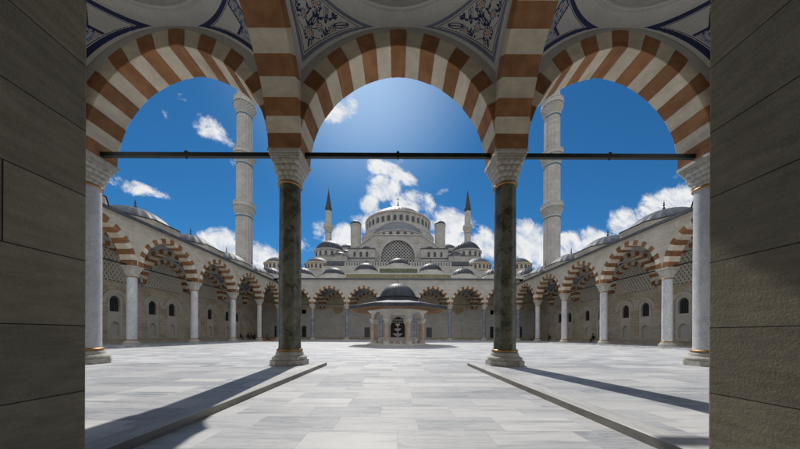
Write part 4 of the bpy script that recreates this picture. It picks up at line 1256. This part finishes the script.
def bag(label, loc, rz):
    t = thing('bag', label, 'bag', loc, rz, 'orange bags on the step')
    mb = MB(); vs = []; n = 20; rows = 10
    for j in range(rows + 1):
        tt = j / rows
        w = 0.3 * (1 - 0.25 * tt ** 2) * (0.85 + 0.15 * math.sin(PI * tt)); d = 0.19 * (1 - 0.5 * tt ** 2.2)
        for i in range(n):
            a = 2 * PI * i / n; c, s = math.cos(a), math.sin(a)
            k = (abs(c) ** 4 + abs(s) ** 4) ** -0.25
            vs.append((w * k * c, d * k * s, 0.5 * tt))
    fs = [(j * n + i, j * n + (i + 1) % n, (j + 1) * n + (i + 1) % n, (j + 1) * n + i) for j in range(rows) for i in range(n)]
    mb.add(vs, fs, 0, True); mb.add(vs[-n:], [tuple(range(n))], 0); build(mb, 'pouch', ['bag_orange'], t)
    mb = MB(); pts = [(0.16 * math.cos(PI * i / 8), 0, 0.47 + 0.16 * math.sin(PI * i / 8)) for i in range(9)]
    for a, b in zip(pts, pts[1:]): mb.tube(a, b, 0.016, n=6)
    build(mb, 'handle', ['cloth_black'], t)
bag('orange bag standing left of the person in navy on the gallery step', (XL + 0.95, 43.9, 0.0), 0.4)
bag('orange bag standing right of the person in navy on the gallery step', (XL + 1.05, 46.2, 0.0), 0.9)

# ================================================================== light, sky, camera
sunv = Vector((math.sin(SUN_AZ) * math.cos(SUN_EL), math.cos(SUN_AZ) * math.cos(SUN_EL), math.sin(SUN_EL)))
ld = bpy.data.lights.new('sun', 'SUN'); ld.energy = 3.65; ld.angle = rad(0.53); ld.color = (1.0, 0.955, 0.89)
lo = bpy.data.objects.new('sun', ld); COL.objects.link(lo)
lo.rotation_mode = 'QUATERNION'; lo.rotation_quaternion = sunv.to_track_quat('Z', 'Y'); lo.location = (0, 0, 60)

w = bpy.data.worlds.new('World'); scene.world = w; w.use_nodes = True
t = w.node_tree; t.nodes.clear(); g = N(t)
out = g.node('ShaderNodeOutputWorld')
sky = g.node('ShaderNodeTexSky'); sky.sky_type = 'NISHITA'; sky.sun_disc = False
sky.sun_elevation = SUN_EL; sky.sun_rotation = SUN_AZ; sky.altitude = 800; sky.air_density = 1.0; sky.dust_density = 0.35; sky.ozone_density = 1.6
tint = g.mix(1.0, sky.outputs[0], (0.21, 0.71, 1.05), 'MULTIPLY')
bg1 = g.node('ShaderNodeBackground', inp={'Strength': 0.078}); t.links.new(tint, bg1.inputs[0])
D = g.node('ShaderNodeTexCoord').outputs['Generated']
ds = g.sep(D)
yy = g.math('MAXIMUM', ds[1], 0.08)
U = g.math('DIVIDE', ds[0], yy); V = g.math('DIVIDE', ds[2], yy)
UV = g.comb(U, V, 0.0)
# clouds seen over the courtyard: (azimuth, height) tangents given in photo units
blobs = [(334, 112, 17, 13, 20, .8), (351, 103, 7, 11, 10, .7), (378, 167, 13, 9, -20, .85), (392, 172, 18, 9, -25, .9), (405, 178, 14, 8, -25, .8), (399, 161, 6, 4, 0, .6),
         (384, 188, 20, 15, 0, .95), (369, 203, 11, 11, 0, .9), (407, 203, 19, 14, 0, .95), (396, 224, 40, 16, 0, 1.0), (428, 204, 7, 13, 10, .7), (441, 192, 7, 4, 20, .55), (452, 223, 22, 14, -20, .9), (454, 242, 32, 12, 0, .95),
         (341, 238, 23, 13, 10, .9), (319, 230, 9, 13, 0, .6), (300, 246, 16, 9, 0, .5), (484, 244, 26, 15, 0, .95), (505, 248, 24, 16, 0, .9),
         (211, 133, 22, 11, -38, .66), (222, 141, 15, 6, -30, .6), (166, 112, 5, 11, 20, .36), (178, 98, 9, 5, -20, .3), (132, 188, 32, 7, -17, .66), (118, 183, 14, 6, -15, .6), (232, 162, 12, 6, -20, .4),
         (216, 244, 22, 15, 0, 1.0), (240, 252, 26, 14, -10, .95), (262, 256, 22, 12, -20, .95), (282, 260, 16, 9, 0, .7),
         (531, 243, 30, 22, 0, 1.0), (512, 236, 18, 14, 0, .85), (568, 245, 28, 15, 0, .95), (592, 241, 20, 13, 0, .9), (560, 258, 50, 14, 0, 1.0),
         (624, 224, 18, 18, 30, .9), (640, 219, 26, 11, 25, .85), (671, 203, 38, 17, 12, .85), (695, 208, 30, 14, -10, .7), (652, 212, 30, 14, 25, .85), (680, 171, 13, 5, 30, .42), (606, 238, 14, 8, 20, .5)]
acc = None
for (px, py, a, b, rot, wt) in blobs:
    u0, v0 = (px - 397.3) / F, (335 - py) / F
    mp = g.node('ShaderNodeMapping', vector_type='TEXTURE')
    t.links.new(UV, mp.inputs[0])
    mp.inputs[1].default_value = (u0, v0, 0); mp.inputs[2].default_value = (0, 0, rad(rot)); mp.inputs[3].default_value = (1.6 * a / F, 1.6 * b / F, 1)
    ln = g.node('ShaderNodeVectorMath', operation='LENGTH'); t.links.new(mp.outputs[0], ln.inputs[0])
    val = g.ramp(ln.outputs['Value'], 0.25, 1.0, wt, 0.0)
    acc = val if acc is None else g.math('MAXIMUM', acc, val)
P3 = g.comb(g.math('ADD', U, g.math('MULTIPLY', V, 0.35)), V, 0.37)
n1 = g.noise(P3, 10.0, 12, 0.66, 0.7)
n2 = g.noise(g.vadd(P3, (0.016, -0.03, 0.0)), 10.0, 8, 0.6, 0.7)
n3 = g.noise(P3, 30.0, 10, 0.68, 0.5)
back = g.math('MAXIMUM', g.ramp(ds[1], 0.25, -0.1), g.ramp(ds[2], 0.82, 0.93))
nb = g.noise(g.vscale(D, (1, 1, 1.6)), 2.6, 8, 0.6, 0.4)
fill_clouds = g.math('MULTIPLY', back, g.ramp(nb, 0.30, 0.48, 0.0, 1.0))  # unseen clouds overhead and behind the camera, added as neutral fill light
dens = g.math('ADD', acc, g.math('ADD', g.math('MULTIPLY', g.math('SUBTRACT', n1, 0.5), 1.9), g.math('MULTIPLY', g.math('SUBTRACT', n3, 0.5), 0.8)))
gate_ = g.ramp(acc, 0.02, 0.2)
mask = g.math('MAXIMUM', g.math('MULTIPLY', g.ramp(dens, 0.30, 0.92), gate_), fill_clouds)
body = g.ramp(dens, 0.45, 1.25)
lit = g.math('ADD', g.math('MULTIPLY', g.math('SUBTRACT', n1, n2), 3.2), 0.74, clamp=True)
ccol = g.mix(lit, (0.56, 0.65, 0.78), (1.0, 1.0, 1.0))
bg2 = g.node('ShaderNodeBackground', inp={'Strength': 0.88}); t.links.new(ccol, bg2.inputs[0])
dt = g.node('ShaderNodeVectorMath', operation='DOT_PRODUCT'); t.links.new(D, dt.inputs[0]); dt.inputs[1].default_value = tuple(sunv)
gl = g.math('POWER', g.ramp(dt.outputs['Value'], 0.88, 1.0, 0.0, 1.0, smooth=False), 3.4)
gl2 = g.math('MULTIPLY', gl, 0.34)
bg3 = g.node('ShaderNodeBackground'); t.links.new(g.comb(gl2, gl2, gl2), bg3.inputs[0])
ad = g.node('ShaderNodeAddShader'); t.links.new(bg1.outputs[0], ad.inputs[0]); t.links.new(bg3.outputs[0], ad.inputs[1])
mx = g.node('ShaderNodeMixShader')
t.links.new(g.math('MULTIPLY', mask, 0.96), mx.inputs[0]); t.links.new(ad.outputs[0], mx.inputs[1]); t.links.new(bg2.outputs[0], mx.inputs[2])
t.links.new(mx.outputs[0], out.inputs[0])

cd = bpy.data.cameras.new('camera'); cam = bpy.data.objects.new('camera', cd); COL.objects.link(cam)
cd.sensor_width = 36.0; cd.sensor_fit = 'HORIZONTAL'; cd.lens = F / 800 * 36
cd.shift_x = 2.7 / 800; cd.shift_y = 110.5 / 800
cd.clip_start = 0.05; cd.clip_end = 6000
cam.location = (0, 0, EYE); cam.rotation_euler = (PI / 2, rad(-0.2), 0)
scene.camera = cam

scene.view_settings.view_transform = 'Standard'; scene.view_settings.look = 'None'
scene.view_settings.exposure = 0.0; scene.view_settings.gamma = 1.0; scene.view_settings.use_curve_mapping = False
scene.render.engine = 'CYCLES'
scene.cycles.max_bounces = 8; scene.cycles.diffuse_bounces = 5; scene.cycles.glossy_bounces = 3
scene.cycles.use_denoising = True
